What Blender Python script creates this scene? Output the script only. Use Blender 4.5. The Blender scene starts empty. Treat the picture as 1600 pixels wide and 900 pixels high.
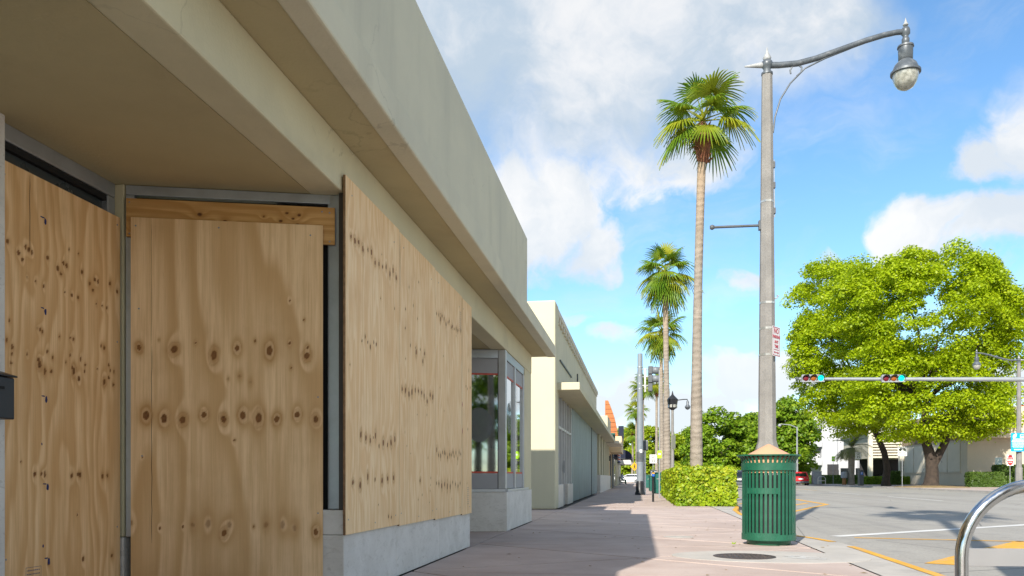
import bpy, math, random
import numpy as np
from mathutils import Vector, Matrix

# ------------------------------------------------------------------ camera, world, sun, exposure
SC = bpy.context.scene
COL = SC.collection
R = math.radians
F, EYE, HOR, CX = 1250.0, 0.81, 746.0, 800.0          # focal length in photo pixels, eye height, horizon row, centre column
TH = math.atan(198.0 / F); S_, C_ = math.sin(TH), math.cos(TH)

cam_d = bpy.data.cameras.new('camera'); cam = bpy.data.objects.new('camera', cam_d); COL.objects.link(cam)
cam.location = (0, 0, EYE); cam.rotation_euler = (R(90), 0, TH)
cam_d.sensor_width = 36.0; cam_d.lens = 36.0 * F / 1600.0; cam_d.shift_y = (HOR - 450.0) / 1600.0
cam_d.clip_start = 0.05; cam_d.clip_end = 6000
SC.camera = cam

SHX, SHY = 0.42, 1.53                                    # where a metre of height throws its shadow
sun_dir = Vector((-SHX, -SHY, 1.0)).normalized()
EL = math.asin(sun_dir.z); AZ = math.atan2(sun_dir.x, sun_dir.y)
sun_d = bpy.data.lights.new('sun', 'SUN'); sun = bpy.data.objects.new('sun', sun_d); COL.objects.link(sun)
sun_d.energy = 2.95; sun_d.angle = R(0.53); sun_d.color = (1.0, 0.93, 0.82)
sun.rotation_euler = (-sun_dir).to_track_quat('-Z', 'Y').to_euler(); sun.location = (-10, -30, 40)

SC.view_settings.view_transform = 'Standard'; SC.view_settings.look = 'None'
SC.view_settings.exposure = 1.3; SC.view_settings.gamma = 1.0
try: SC.view_settings.use_curve_mapping = False
except Exception: pass
SC.cycles.use_adaptive_sampling = True
SC.cycles.max_bounces = 8; SC.cycles.diffuse_bounces = 5; SC.cycles.glossy_bounces = 3
SC.cycles.transmission_bounces = 6; SC.cycles.transparent_max_bounces = 8

class NT:
    """small node-tree writer"""
    def __init__(s, tree): s.t = tree; s.n = tree.nodes; s.l = tree.links
    def new(s, typ, **kw):
        n = s.n.new(typ)
        for k, v in kw.items(): setattr(n, k, v)
        return n
    def put(s, sock, v):
        if isinstance(v, bpy.types.NodeSocket): s.l.new(v, sock)
        elif v is not None: sock.default_value = v
    def math(s, op, a, b=None, c=None, clamp=False):
        n = s.new('ShaderNodeMath', operation=op, use_clamp=clamp)
        for i, v in enumerate((a, b, c)):
            if v is not None: s.put(n.inputs[i], v)
        return n.outputs[0]
    def vmath(s, op, a, b=None, scale=None):
        n = s.new('ShaderNodeVectorMath', operation=op)
        s.put(n.inputs[0], a)
        if b is not None: s.put(n.inputs[1], b)
        if scale is not None: s.put(n.inputs['Scale'], scale)
        return n.outputs['Value'] if op in ('LENGTH', 'DOT_PRODUCT', 'DISTANCE') else n.outputs[0]
    def noise(s, vec, scale, detail=3, rough=0.5, dist=0.0):
        n = s.new('ShaderNodeTexNoise'); s.put(n.inputs['Vector'], vec)
        n.inputs['Scale'].default_value = scale; n.inputs['Detail'].default_value = detail
        n.inputs['Roughness'].default_value = rough; n.inputs['Distortion'].default_value = dist
        return n.outputs['Fac']
    def ramp(s, fac, a, b, lo=0.0, hi=1.0, smooth=True):
        n = s.new('ShaderNodeMapRange'); n.interpolation_type = 'SMOOTHSTEP' if smooth else 'LINEAR'
        s.put(n.inputs['Value'], fac)
        for k, v in (('From Min', a), ('From Max', b), ('To Min', lo), ('To Max', hi)): s.put(n.inputs[k], v)
        return n.outputs[0]
    def mix(s, fac, a, b, mode='MIX'):
        n = s.new('ShaderNodeMix', data_type='RGBA', blend_type=mode)
        s.put(n.inputs['Factor'], fac)
        for i, v in ((6, a), (7, b)):
            s.put(n.inputs[i], v if isinstance(v, bpy.types.NodeSocket) else (v[0], v[1], v[2], 1.0))
        return n.outputs[2]
    def bump(s, h, strength=0.3, dist=0.01):
        n = s.new('ShaderNodeBump'); n.inputs['Strength'].default_value = strength; n.inputs['Distance'].default_value = dist
        s.put(n.inputs['Height'], h); return n.outputs[0]

# ---- sky: Nishita daylight with broken cumulus; cloud banks are given as directions on the sky
world = bpy.data.worlds.new('World'); SC.world = world; world.use_nodes = True
w = NT(world.node_tree); w.n.clear()
sky = w.new('ShaderNodeTexSky', sky_type='NISHITA'); sky.sun_disc = False
sky.sun_elevation = EL; sky.sun_rotation = AZ % (2 * math.pi); sky.altitude = 0
sky.air_density = 1.0; sky.dust_density = 0.12; sky.ozone_density = 2.6
hsv = w.new('ShaderNodeHueSaturation'); hsv.inputs['Saturation'].default_value = 1.04; hsv.inputs['Value'].default_value = 0.60
w.put(hsv.inputs['Color'], w.mix(1.0, sky.outputs[0], (0.80, 0.95, 1.0), 'MULTIPLY'))
tc = w.new('ShaderNodeTexCoord'); d = tc.outputs['Generated']
sep = w.new('ShaderNodeSeparateXYZ'); w.put(sep.inputs[0], d)
warp = w.new('ShaderNodeTexNoise'); w.put(warp.inputs['Vector'], d); warp.inputs['Scale'].default_value = 9.0; warp.inputs['Detail'].default_value = 5
wv = w.vmath('SUBTRACT', warp.outputs['Color'], (0.5, 0.5, 0.5)); dd = w.vmath('ADD', d, w.vmath('SCALE', wv, scale=0.11))
# (azimuth in degrees right of the street axis, elevation in degrees, radius, flattening, strength)
BANKS = [(-11.0,31.0,.19,1.1,.95),(-3.5,28.5,.20,1.1,.95),(3.5,29.5,.17,1.1,.92),(9.5,29.0,.13,1.2,.88),(13.5,28.5,.08,1.2,.8),
         (-1.5,22.8,.14,1.6,.62),(-7.0,25.5,.12,1.3,.62),(4.0,21.5,.08,1.5,.5),(-8,36,.2,1,.5),
         (-6.6,18.2,.082,1.0,.85),(-3.6,16.2,.06,1.25,.74),(-8.8,19.6,.05,1.0,.7),(-9.5,16.4,.07,1.1,.9),
         (21.2,19.0,.06,1.3,.72),(24.2,19.6,.075,1.1,.75),(18.5,15.2,.06,1.5,.66),(22.5,14.6,.08,1.5,.64),(25.5,13.8,.06,1.5,.7),
         (-4.4,11.0,.035,1.8,.35),(-1.2,9.9,.042,2.0,.45),(7.0,13.2,.035,1.6,.4),(12.5,13.3,.03,1.8,.4),(7.2,7.0,.06,1.8,.75),(11,6.4,.06,1.8,.8),
         (0.5,5.4,.075,1.6,.8),(4,4.8,.08,2.0,.75),(-3,5,.07,2.0,.6),(16,5.2,.06,2.2,.6),(24,5.5,.08,2.2,.5),(28,9.5,.05,1.5,.6)]
dens = None
for az, el, rad, flat, amp in BANKS:
    c = Vector((math.sin(R(az)) * math.cos(R(el)), math.cos(R(az)) * math.cos(R(el)), math.sin(R(el))))
    v = w.vmath('SUBTRACT', dd, tuple(c)); v = w.vmath('MULTIPLY', v, (1, 1, flat))
    b = w.ramp(w.vmath('LENGTH', v), rad * 1.25, rad * 0.15, 0.0, amp)
    dens = b if dens is None else w.math('MAXIMUM', dens, b)
# unseen rest of the sky: scattered clouds, cover increased to whiten the fill light
plane = w.vmath('DIVIDE', d, w.new('ShaderNodeCombineXYZ').outputs[0])
cmb = plane.node.inputs[1].links[0].from_node; zz = w.math('ADD', w.math('MAXIMUM', sep.outputs[2], 0.0), 0.22)
for i in range(3): w.put(cmb.inputs[i], zz)
scat = w.ramp(w.noise(plane, 1.1, 3, 0.5), 0.40, 0.60, 0.0, 0.75)
infront = w.ramp(w.vmath('DOT_PRODUCT', d, (0.17, 0.93, 0.33)), 0.72, 0.86)     # the bank list describes this part of the sky
scat = w.math('MULTIPLY', scat, w.math('SUBTRACT', 1.0, infront))
dens = w.math('MAXIMUM', dens, scat)
fbm = w.noise(dd, 8.5, 8, 0.60)
fine = w.noise(dd, 30.0, 5, 0.62)
wisp_v = w.vmath('MULTIPLY', dd, (1.0, 1.0, 3.2)); wisp = w.ramp(w.noise(wisp_v, 5.0, 7, 0.6), 0.46, 0.78, 0, 0.34)
tot = w.math('ADD', dens, w.math('MULTIPLY', w.math('SUBTRACT', fbm, 0.5), w.math('SUBTRACT', 1.3, w.math('MULTIPLY', w.ramp(sep.outputs[2], 0.33, 0.40), 0.45))))
tot = w.math('ADD', tot, w.math('MULTIPLY', w.math('SUBTRACT', fine, 0.5), w.math('SUBTRACT', 0.55, w.math('MULTIPLY', w.ramp(sep.outputs[2], 0.35, 0.41), 0.40))))
tot = w.math('MULTIPLY', tot, w.ramp(dens, 0.0, 0.22))
soft = w.ramp(sep.outputs[2], 0.33, 0.40)                                          # the high bank is thin and frayed, the cumulus crisp
cover = w.ramp(tot, w.math('SUBTRACT', 0.12, w.math('MULTIPLY', soft, 0.10)), w.math('ADD', 0.58, w.math('MULTIPLY', soft, 0.22)))
cover = w.math('MAXIMUM', cover, w.math('MULTIPLY', wisp, w.ramp(sep.outputs[2], 0.0, 0.2)))
thick = w.ramp(w.math('ADD', w.noise(w.vmath('ADD', dd, (0.02, 0.05, -0.05)), 6.0, 6, 0.6), w.math('MULTIPLY', sep.outputs[2], -0.15)), 0.28, 0.56)
highgrey = w.ramp(sep.outputs[2], 0.34, 0.41)                                    # the big near bank shows its grey base
lowhaze = w.ramp(sep.outputs[2], 0.20, 0.05, 0, 0.75)                               # thin clouds low over the street stay pale grey
white = w.mix(lowhaze, w.mix(highgrey, (2.85, 2.8, 2.72), (2.6, 2.6, 2.6)), (2.25, 2.4, 2.55))
ccol = w.mix(w.math('MULTIPLY', thick, w.math('ADD', w.ramp(sep.outputs[2], 0.10, 0.26, 0.18, 0.55), w.math('MULTIPLY', highgrey, 0.42))), white, (1.5, 1.8, 2.1))
skc = w.mix(w.math('MULTIPLY', cover, 0.93), hsv.outputs[0], ccol)
bg = w.new('ShaderNodeBackground'); w.put(bg.inputs[0], skc); bg.inputs[1].default_value = 0.15
world.cycles.sampling_method = 'MANUAL'; world.cycles.sample_map_resolution = 256
w.put(w.new('ShaderNodeOutputWorld').inputs[0], bg.outputs[0])

# ------------------------------------------------------------------ helpers
def place(px, D):                       # world x, y of something seen in photo column px at depth D
    r = (px - CX) / F * D
    return r * C_ - D * S_, r * S_ + D * C_
def up(py, D): return EYE + (HOR - py) * D / F
def depth_at(px, X): return (X / C_) / ((px - CX) / F - S_ / C_)
def ground(px, py, z=0.0):
    D = F * (EYE - z) / (py - HOR)
    return place(px, D)

def empty(name, label, cat, loc=(0, 0, 0), rotz=0.0, group=None):
    o = bpy.data.objects.new(name, None); COL.objects.link(o)
    o.location = loc; o.rotation_euler = (0, 0, rotz); o.empty_display_size = 0.2
    tag(o, label, cat, group); return o
def tag(o, label=None, cat=None, group=None, kind=None):
    if label: o['label'] = label
    if cat: o['category'] = cat
    if group: o['group'] = group
    if kind: o['kind'] = kind
    return o
def copy_tree(o, parent=None):
    c = o.copy(); COL.objects.link(c); c.parent = parent
    for ch in list(o.children): copy_tree(ch, c)
    return c

class MB:
    def __init__(s): s.v = []; s.f = []
    def add(s, vs, fs):
        k = len(s.v); s.v += [tuple(p) for p in vs]; s.f += [tuple(i + k for i in f) for f in fs]; return s
    def box(s, x0, x1, y0, y1, z0, z1):
        if x0 > x1: x0, x1 = x1, x0
        if y0 > y1: y0, y1 = y1, y0
        if z0 > z1: z0, z1 = z1, z0
        return s.add([(x0,y0,z0),(x1,y0,z0),(x1,y1,z0),(x0,y1,z0),(x0,y0,z1),(x1,y0,z1),(x1,y1,z1),(x0,y1,z1)],
                     [(0,3,2,1),(4,5,6,7),(0,1,5,4),(1,2,6,5),(2,3,7,6),(3,0,4,7)])
    def extr(s, poly, vec):
        n = len(poly); v = Vector(vec); ps = [Vector(p) for p in poly]
        return s.add(ps + [p + v for p in ps], [tuple(range(n - 1, -1, -1)), tuple(range(n, 2 * n))] + [(i, (i + 1) % n, n + (i + 1) % n, n + i) for i in range(n)])
    def prism(s, poly, z0, z1): return s.extr([(x, y, z0) for x, y in poly], (0, 0, z1 - z0))
    def tube(s, pts, rad, n=10, cap=True):
        pts = [Vector(p) for p in pts]
        if not isinstance(rad, (list, tuple)): rad = [rad] * len(pts)
        vs = []; prev = None
        for i, p in enumerate(pts):
            t = (pts[min(i + 1, len(pts) - 1)] - pts[max(i - 1, 0)]).normalized()
            if prev is None:
                a = Vector((1, 0, 0)) if abs(t.x) < 0.9 else Vector((0, 1, 0))
                u = t.cross(a).normalized()
            else:
                u = (prev - t * prev.dot(t)).normalized()
            prev = u; q = t.cross(u)
            for k in range(n):
                an = 2 * math.pi * k / n
                vs.append(p + (u * math.cos(an) + q * math.sin(an)) * rad[i])
        fs = []
        for i in range(len(pts) - 1):
            for k in range(n):
                fs.append((i*n + k, i*n + (k+1) % n, (i+1)*n + (k+1) % n, (i+1)*n + k))
        if cap: fs += [tuple(range(n - 1, -1, -1)), tuple(range((len(pts)-1)*n, len(pts)*n))]
        return s.add(vs, fs)
    def lathe(s, prof, n=24, c=(0, 0, 0), ph=0.0):
        vs = []; m = len(prof)
        for r, z in prof:
            for k in range(n):
                an = 2 * math.pi * k / n + ph
                vs.append((c[0] + r * math.cos(an), c[1] + r * math.sin(an), c[2] + z))
        fs = [(i*n + k, i*n + (k+1) % n, (i+1)*n + (k+1) % n, (i+1)*n + k) for i in range(m - 1) for k in range(n)]
        fs += [tuple(range(n - 1, -1, -1)), tuple(range((m-1)*n, m*n))]
        return s.add(vs, fs)
    def xform(s, M):
        s.v = [tuple(M @ Vector(p)) for p in s.v]; return s
    def build(s, name, m, parent=None, smooth=False, bevel=0.0, w=True, seg=2):
        me = bpy.data.meshes.new(name); me.from_pydata(s.v, [], s.f); me.update()
        me.materials.append(m)
        if smooth: smooth_mesh(me, smooth if not isinstance(smooth, bool) else 40)
        o = bpy.data.objects.new(name, me); COL.objects.link(o)
        if parent is not None:
            o.parent = parent
            if w:
                p = parent; L = Vector((0, 0, 0))
                while p is not None: L += p.location; p = p.parent
                o.matrix_parent_inverse = Matrix.Translation(-L)
        if bevel:
            b = o.modifiers.new('bevel', 'BEVEL'); b.width = bevel; b.segments = seg; b.limit_method = 'ANGLE'
            b.harden_normals = False
        return o
def smooth_mesh(me, deg=40):
    me.polygons.foreach_set('use_smooth', [True] * len(me.polygons))
    try: me.set_sharp_from_angle(angle=R(deg))
    except Exception: pass
def np_mesh(name, verts, faces, m, parent=None, attrs=None, smooth=False):
    """fast mesh from numpy arrays; faces is (n,3) or (n,4)"""
    me = bpy.data.meshes.new(name); nv, (nf, k) = len(verts), faces.shape
    me.vertices.add(nv); me.vertices.foreach_set('co', verts.astype(np.float32).ravel())
    me.loops.add(nf * k); me.loops.foreach_set('vertex_index', faces.astype(np.int32).ravel())
    me.polygons.add(nf); me.polygons.foreach_set('loop_start', np.arange(0, nf * k, k, dtype=np.int32))
    try: me.polygons.foreach_set('loop_total', np.full(nf, k, dtype=np.int32))
    except Exception: pass
    me.update(calc_edges=True); me.validate()
    for a, arr in (attrs or {}).items():
        at = me.attributes.new(a, 'FLOAT', 'POINT'); at.data.foreach_set('value', arr.astype(np.float32))
    if m: me.materials.append(m)
    if smooth: me.polygons.foreach_set('use_smooth', [True] * len(me.polygons))
    o = bpy.data.objects.new(name, me); COL.objects.link(o)
    if parent: o.parent = parent
    return o
def structure(name, mb, m, **k): return tag(mb.build(name, m, **k), kind='structure')
def text(name, s, size, m, parent, loc, rot=(R(90), 0, 0), sx=1.0, bold=0.0):
    cu = bpy.data.curves.new('t', 'FONT'); cu.body = s; cu.size = size; cu.align_x = 'CENTER'; cu.align_y = 'CENTER'; cu.extrude = 0.0012; cu.offset = bold
    cu.resolution_u = 2
    t = bpy.data.objects.new('t', cu); COL.objects.link(t)
    dg = bpy.context.evaluated_depsgraph_get(); me = bpy.data.meshes.new_from_object(t.evaluated_get(dg)); me.name = name
    bpy.data.objects.remove(t); bpy.data.curves.remove(cu)
    me.materials.clear(); me.materials.append(m)
    o = bpy.data.objects.new(name, me); COL.objects.link(o); o.parent = parent
    o.location = loc; o.rotation_euler = rot; o.scale = (sx, 1, 1); return o

# ------------------------------------------------------------------ materials
def material(name):
    m = bpy.data.materials.new(name); m.use_nodes = True
    t = NT(m.node_tree); p = t.n['Principled BSDF']; return m, t, p
def paint(name, col, rough=0.6, var=0.12, scale=3.0, bump=0.0, bscale=60.0, metal=0.0, dirt=None, dirt_amt=0.0, dscale=1.0, coords='Object', rnd=0.0, streak=False, cracks=0.0):
    """plain coating: base colour with mottling, optional dirt patches and fine relief"""
    m, t, p = material(name)
    tcn = t.new('ShaderNodeTexCoord'); v = tcn.outputs[coords]
    n = t.noise(v, scale, 5, 0.6)
    c = t.mix(t.ramp(n, 0.3, 0.7), [x * (1 - var) for x in col], [min(1, x * (1 + var)) for x in col])
    if dirt is not None:
        dv = t.vmath('MULTIPLY', v, (1, 1, 0.12)) if streak else v
        dn = t.ramp(t.noise(dv, dscale, 6, 0.65, 0.3), 0.5, 0.72, 0, dirt_amt); c = t.mix(dn, c, dirt)
    if cracks:
        vo = t.new('ShaderNodeTexVoronoi', feature='DISTANCE_TO_EDGE'); vo.inputs['Scale'].default_value = 0.55
        wn = t.new('ShaderNodeTexNoise'); t.put(wn.inputs['Vector'], v); wn.inputs['Scale'].default_value = 2.5; wn.inputs['Detail'].default_value = 6
        t.put(vo.inputs['Vector'], t.vmath('ADD', v, t.vmath('SCALE', wn.outputs['Color'], scale=0.7)))
        ck = t.math('MULTIPLY', t.ramp(vo.outputs['Distance'], 0.006, 0.001, 0, cracks), t.ramp(t.noise(v, 0.7, 3, .5), .52, .66)); c = t.mix(ck, c, [x * .35 for x in col])
        sp = t.ramp(t.noise(v, 7.0, 3, .5), .74, .80, 0, cracks); c = t.mix(sp, c, [x * .6 for x in col])
    if rnd:
        oi = t.new('ShaderNodeObjectInfo'); hs = t.new('ShaderNodeHueSaturation')
        t.put(hs.inputs['Value'], t.ramp(oi.outputs['Random'], 0, 1, 1 - rnd, 1 + rnd, False)); t.put(hs.inputs['Color'], c); c = hs.outputs[0]
    t.put(p.inputs['Base Color'], c); p.inputs['Metallic'].default_value = metal
    t.put(p.inputs['Roughness'], t.ramp(n, 0.2, 0.8, max(0, rough - 0.08), min(1, rough + 0.08)))
    if bump:
        h = t.noise(v, bscale, 6, 0.6); t.put(p.inputs['Normal'], t.bump(h, bump, 0.01))
    return m
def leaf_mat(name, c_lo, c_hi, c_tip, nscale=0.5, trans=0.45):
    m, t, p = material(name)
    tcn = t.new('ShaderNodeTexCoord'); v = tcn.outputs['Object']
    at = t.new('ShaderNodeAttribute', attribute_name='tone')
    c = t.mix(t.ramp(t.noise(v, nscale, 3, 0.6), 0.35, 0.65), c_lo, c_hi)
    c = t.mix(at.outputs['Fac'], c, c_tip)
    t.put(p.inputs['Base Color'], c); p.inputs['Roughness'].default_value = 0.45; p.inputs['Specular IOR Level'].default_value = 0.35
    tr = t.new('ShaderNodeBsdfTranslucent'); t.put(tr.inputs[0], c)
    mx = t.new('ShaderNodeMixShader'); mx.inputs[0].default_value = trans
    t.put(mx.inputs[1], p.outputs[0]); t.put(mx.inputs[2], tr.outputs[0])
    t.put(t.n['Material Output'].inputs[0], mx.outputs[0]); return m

CREAM = (0.60, 0.55, 0.40)
M = {}
M['stucco'] = paint('cream_stucco', (0.60, 0.545, 0.36), 0.85, 0.05, 1.2, 0.35, 45, dirt=(0.42, 0.38, 0.25), dirt_amt=0.4, dscale=0.8, cracks=.28)
M['stucco_grey'] = paint('weathered_stucco', (0.60, 0.565, 0.42), 0.85, 0.05, 1.5, 0.35, 45, dirt=(0.42, 0.40, 0.30), dirt_amt=0.28, dscale=2.2, streak=True, cracks=.28)
M['soffit'] = paint('shaded_cream_soffit', (0.47, 0.40, 0.225), 0.85, 0.05, 1.2, 0.35, 40, dirt=(0.38, 0.305, 0.17), dirt_amt=0.45, dscale=1.0, cracks=.22)  # same cream paint as the walls; shade and warm bounce put into its colour
M['stucco_b'] = paint('pale_yellow_stucco', (0.56, 0.53, 0.38), 0.85, 0.04, 0.9, 0.3, 30, dirt=(0.48, 0.46, 0.32), dirt_amt=0.25, dscale=0.6, streak=True)
M['stucco_w'] = paint('offwhite_stucco', (0.60, 0.56, 0.46), 0.85, 0.05, 0.7, dirt=(0.46, 0.43, 0.36), dirt_amt=0.3, dscale=0.5)
M['beige'] = paint('beige_stucco', (0.62, 0.50, 0.33), 0.85, 0.05, 0.7, dirt=(0.5, 0.4, 0.27), dirt_amt=0.3, dscale=0.5)
M['tan_stucco'] = paint('warm_grey_stucco', (0.56, 0.50, 0.39), 0.85, 0.05, 0.5, dirt=(0.44, 0.40, 0.32), dirt_amt=0.3, dscale=0.4)
M['white_paint'] = paint('white_paint', (0.46, 0.47, 0.49), 0.7, 0.03, 0.4, dirt=(0.62, 0.63, 0.64), dirt_amt=0.3, dscale=0.3)
M['alu'] = paint('galvanised_metal', (0.42, 0.44, 0.46), 0.42, 0.08, 6.0, 0.08, 5, metal=0.6, dirt=(0.3, 0.31, 0.32), dirt_amt=0.4, dscale=4)
M['alu_white'] = paint('pale_aluminium', (0.55, 0.56, 0.56), 0.45, 0.06, 4.0, metal=0.3)
M['bronze'] = paint('dark_bronze_channel', (0.045, 0.035, 0.03), 0.5, 0.15, 5.0)
M['black'] = paint('black_void', (0.008, 0.008, 0.008), 0.9, 0.1)
M['black_metal'] = paint('black_enamel', (0.016, 0.017, 0.02), 0.42, 0.2, 9.0, 0.05, 60)
M['dark_grey'] = paint('dark_grey_metal', (0.085, 0.095, 0.105), 0.5, 0.15, 5.0, dirt=(0.2, 0.2, 0.2), dirt_amt=0.3, dscale=8)
M['lamp_metal'] = paint('weathered_lamp_metal', (0.10, 0.115, 0.13), 0.42, 0.15, 7.0, 0.05, 50, metal=0.2, dirt=(0.30, 0.31, 0.32), dirt_amt=0.5, dscale=9.0)
M['finial'] = paint('bleached_finial', (0.36, 0.37, 0.37), 0.6, 0.15, 20, dirt=(0.2, 0.2, 0.2), dirt_amt=0.6, dscale=30)
M['grey_pole'] = paint('painted_steel_pole', (0.21, 0.24, 0.27), 0.5, 0.06, 3.0, dirt=(0.11, 0.15, 0.17), dirt_amt=0.7, dscale=1.6)
M['arm_grey'] = paint('signal_arm_grey', (0.30, 0.32, 0.34), 0.45, 0.06, 3.0, metal=0.2)
M['signal_grey'] = paint('signal_housing_grey', (0.29, 0.30, 0.32), 0.5, 0.1, 6.0)
M['steel'] = paint('stainless_tube', (0.62, 0.62, 0.62), 0.17, 0.05, 25.0, 0.02, 120, metal=1.0)
M['steel_flat'] = paint('brushed_steel_plate', (0.36, 0.36, 0.365), 0.45, 0.02, 2.0, 0.0, 120, metal=0.45)
M['strap'] = paint('steel_strap', (0.55, 0.54, 0.50), 0.35, 0.1, 10, metal=0.8)
M['green'] = paint('green_bin_enamel', (0.011, 0.098, 0.055), 0.42, 0.10, 8.0, 0.03, 50, dirt=(0.03, 0.16, 0.10), dirt_amt=0.5, dscale=5)
M['tan_lid'] = paint('tan_plastic_lid', (0.60, 0.33, 0.19), 0.55, 0.05, 5.0, dirt=(0.5, 0.3, 0.17), dirt_amt=0.3, dscale=6)
M['liner'] = paint('black_liner', (0.02, 0.02, 0.022), 0.45, 0.2, 5.0, 0.2, 8)
M['yellow'] = paint('yellow_road_paint', (0.70, 0.36, 0.03), 0.75, 0.10, 1.5, dirt=(0.40, 0.34, 0.25), dirt_amt=0.8, dscale=5.0)
M['white_line'] = paint('white_road_paint', (0.66, 0.65, 0.62), 0.75, 0.08, 2.0, dirt=(0.42, 0.41, 0.39), dirt_amt=0.7, dscale=4.0)
M['kerb'] = paint('kerb_concrete', (0.44, 0.41, 0.37), 0.9, 0.10, 1.8, 0.3, 60, dirt=(0.28, 0.26, 0.24), dirt_amt=0.5, dscale=2.0)
M['concrete'] = paint('grey_concrete', (0.46, 0.43, 0.39), 0.9, 0.08, 2.2, 0.3, 70, dirt=(0.33, 0.31, 0.28), dirt_amt=0.4, dscale=1.2)
M['iron'] = paint('cast_iron', (0.06, 0.045, 0.04), 0.6, 0.25, 12.0, 0.6, 40, dirt=(0.14, 0.10, 0.08), dirt_amt=0.6, dscale=8)
M['grass'] = paint('grass', (0.085, 0.16, 0.025), 0.9, 0.35, 1.5, 0.8, 20, dirt=(0.2, 0.2, 0.07), dirt_amt=0.5, dscale=0.5)
M['leaf_litter'] = paint('leaf_litter', (0.26, 0.18, 0.08), 0.95, 0.3, 4.0, 0.8, 20)
M['orange'] = paint('orange_board', (0.42, 0.13, 0.03), 0.6, 0.10, 1.5)
M['navy'] = paint('navy_canvas', (0.012, 0.017, 0.04), 0.85, 0.1, 3.0)
M['pale_canvas'] = paint('pale_canvas', (0.55, 0.54, 0.53), 0.85, 0.1, 3.0)
M['red'] = paint('red_sign', (0.50, 0.015, 0.02), 0.5, 0.08, 4.0)
M['sign_white'] = paint('sign_white', (0.74, 0.74, 0.72), 0.5, 0.04, 4.0)
M['sign_black'] = paint('sign_black', (0.02, 0.02, 0.02), 0.5, 0.05)
M['sign_red_text'] = paint('sign_red_text', (0.42, 0.03, 0.05), 0.5, 0.05)
M['sign_grey'] = paint('sign_grey_text', (0.12, 0.13, 0.10), 0.5, 0.05)
M['sign_yellow'] = paint('sign_amber', (0.80, 0.38, 0.01), 0.5, 0.04)
M['sign_lime'] = paint('sign_lime', (0.42, 0.78, 0.03), 0.5, 0.04)
M['sign_blue'] = paint('sign_blue', (0.0, 0.35, 0.72), 0.5, 0.04)
M['sign_teal'] = paint('sign_teal', (0.05, 0.30, 0.25), 0.5, 0.1, 10)
M['p_blue'] = paint('parking_blue', (0.02, 0.13, 0.55), 0.5, 0.04)
M['teal_bin'] = paint('dark_teal_cabinet', (0.012, 0.11, 0.085), 0.45, 0.1, 4)
M['decal'] = paint('window_band', (0.33, 0.33, 0.34), 0.6, 0.04, 3.0)
M['decal_red'] = paint('red_window_tape', (0.55, 0.07, 0.04), 0.5, 0.05, 3.0)
M['decal_disc'] = paint('frosted_sticker', (0.15, 0.165, 0.17), 0.6, 0.05, 4.0)
M['blue_mark'] = paint('blue_spray', (0.012, 0.02, 0.10), 0.7, 0.2, 30)
M['crack'] = paint('split_in_veneer', (0.05, 0.03, 0.018), 0.9, 0.3, 20)
M['ink'] = paint('stamp_ink', (0.10, 0.10, 0.16), 0.8, 0.2, 30)
M['screw'] = paint('zinc_screw', (0.25, 0.27, 0.30), 0.4, 0.1, 20, metal=0.7)
M['room'] = paint('dark_interior', (0.035, 0.035, 0.038), 0.9, 0.2, 2.0)
M['wood_brown'] = paint('brown_board', (0.28, 0.13, 0.04), 0.6, 0.2, 5.0)
M['tyre'] = paint('tyre_rubber', (0.02, 0.02, 0.02), 0.8, 0.1)
M['rim'] = paint('alloy_rim', (0.45, 0.45, 0.46), 0.3, 0.05, metal=0.8)
M['car_red'] = paint('red_car_paint', (0.60, 0.012, 0.02), 0.25, 0.02); M['car_white'] = paint('white_car_paint', (0.74, 0.75, 0.76), 0.25, 0.02)
M['car_dark'] = paint('dark_car_paint', (0.03, 0.034, 0.045), 0.25, 0.02)
M['tail'] = paint('tail_lamp_lens', (0.35, 0.01, 0.01), 0.2, 0.02)
M['head'] = paint('head_lamp_lens', (0.6, 0.62, 0.65), 0.15, 0.02)
M['bark'] = paint('tree_bark', (0.05, 0.036, 0.027), 0.95, 0.35, 3.0, 1.0, 9)
M['skin'] = paint('skin', (0.30, 0.17, 0.11), 0.6, 0.05); M['shirt'] = paint('pale_shirt', (0.50, 0.56, 0.66), 0.85, 0.05)
M['trousers'] = paint('green_trousers', (0.06, 0.16, 0.12), 0.85, 0.1); M['hair'] = paint('dark_hair', (0.02, 0.015, 0.012), 0.7, 0.1)
M['stone_bag'] = paint('canvas_sack', (0.42, 0.38, 0.34), 0.9, 0.15, 12, 0.6, 60)

def glass_mat(name, tint=(0.03, 0.035, 0.04), rough=0.03, alpha=0.35):
    m, t, p = material(name)
    gl = t.new('ShaderNodeBsdfGlossy'); gl.inputs['Roughness'].default_value = rough; gl.inputs['Color'].default_value = (0.9, 0.92, 0.93, 1)
    tr = t.new('ShaderNodeBsdfTransparent'); tr.inputs[0].default_value = (0.55, 0.58, 0.58, 1)
    fr = t.new('ShaderNodeFresnel'); fr.inputs[0].default_value = 1.52
    mx = t.new('ShaderNodeMixShader'); t.put(mx.inputs[0], t.math('ADD', t.math('MULTIPLY', fr.outputs[0], 1.2), alpha - 0.2, clamp=True))
    t.put(mx.inputs[1], tr.outputs[0]); t.put(mx.inputs[2], gl.outputs[0])
    t.put(t.n['Material Output'].inputs[0], mx.outputs[0]); return m
M['glass'] = glass_mat('shop_glass', alpha=.48)
def film():
    m, t, p = material('frosted_sticker'); tr = t.new('ShaderNodeBsdfTransparent'); mx = t.new('ShaderNodeMixShader'); mx.inputs[0].default_value = .38
    p.inputs['Base Color'].default_value = (.20, .215, .22, 1); p.inputs['Roughness'].default_value = .5
    t.put(mx.inputs[1], tr.outputs[0]); t.put(mx.inputs[2], p.outputs[0]); t.put(t.n['Material Output'].inputs[0], mx.outputs[0]); return m
M['decal_disc'] = film()
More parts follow.
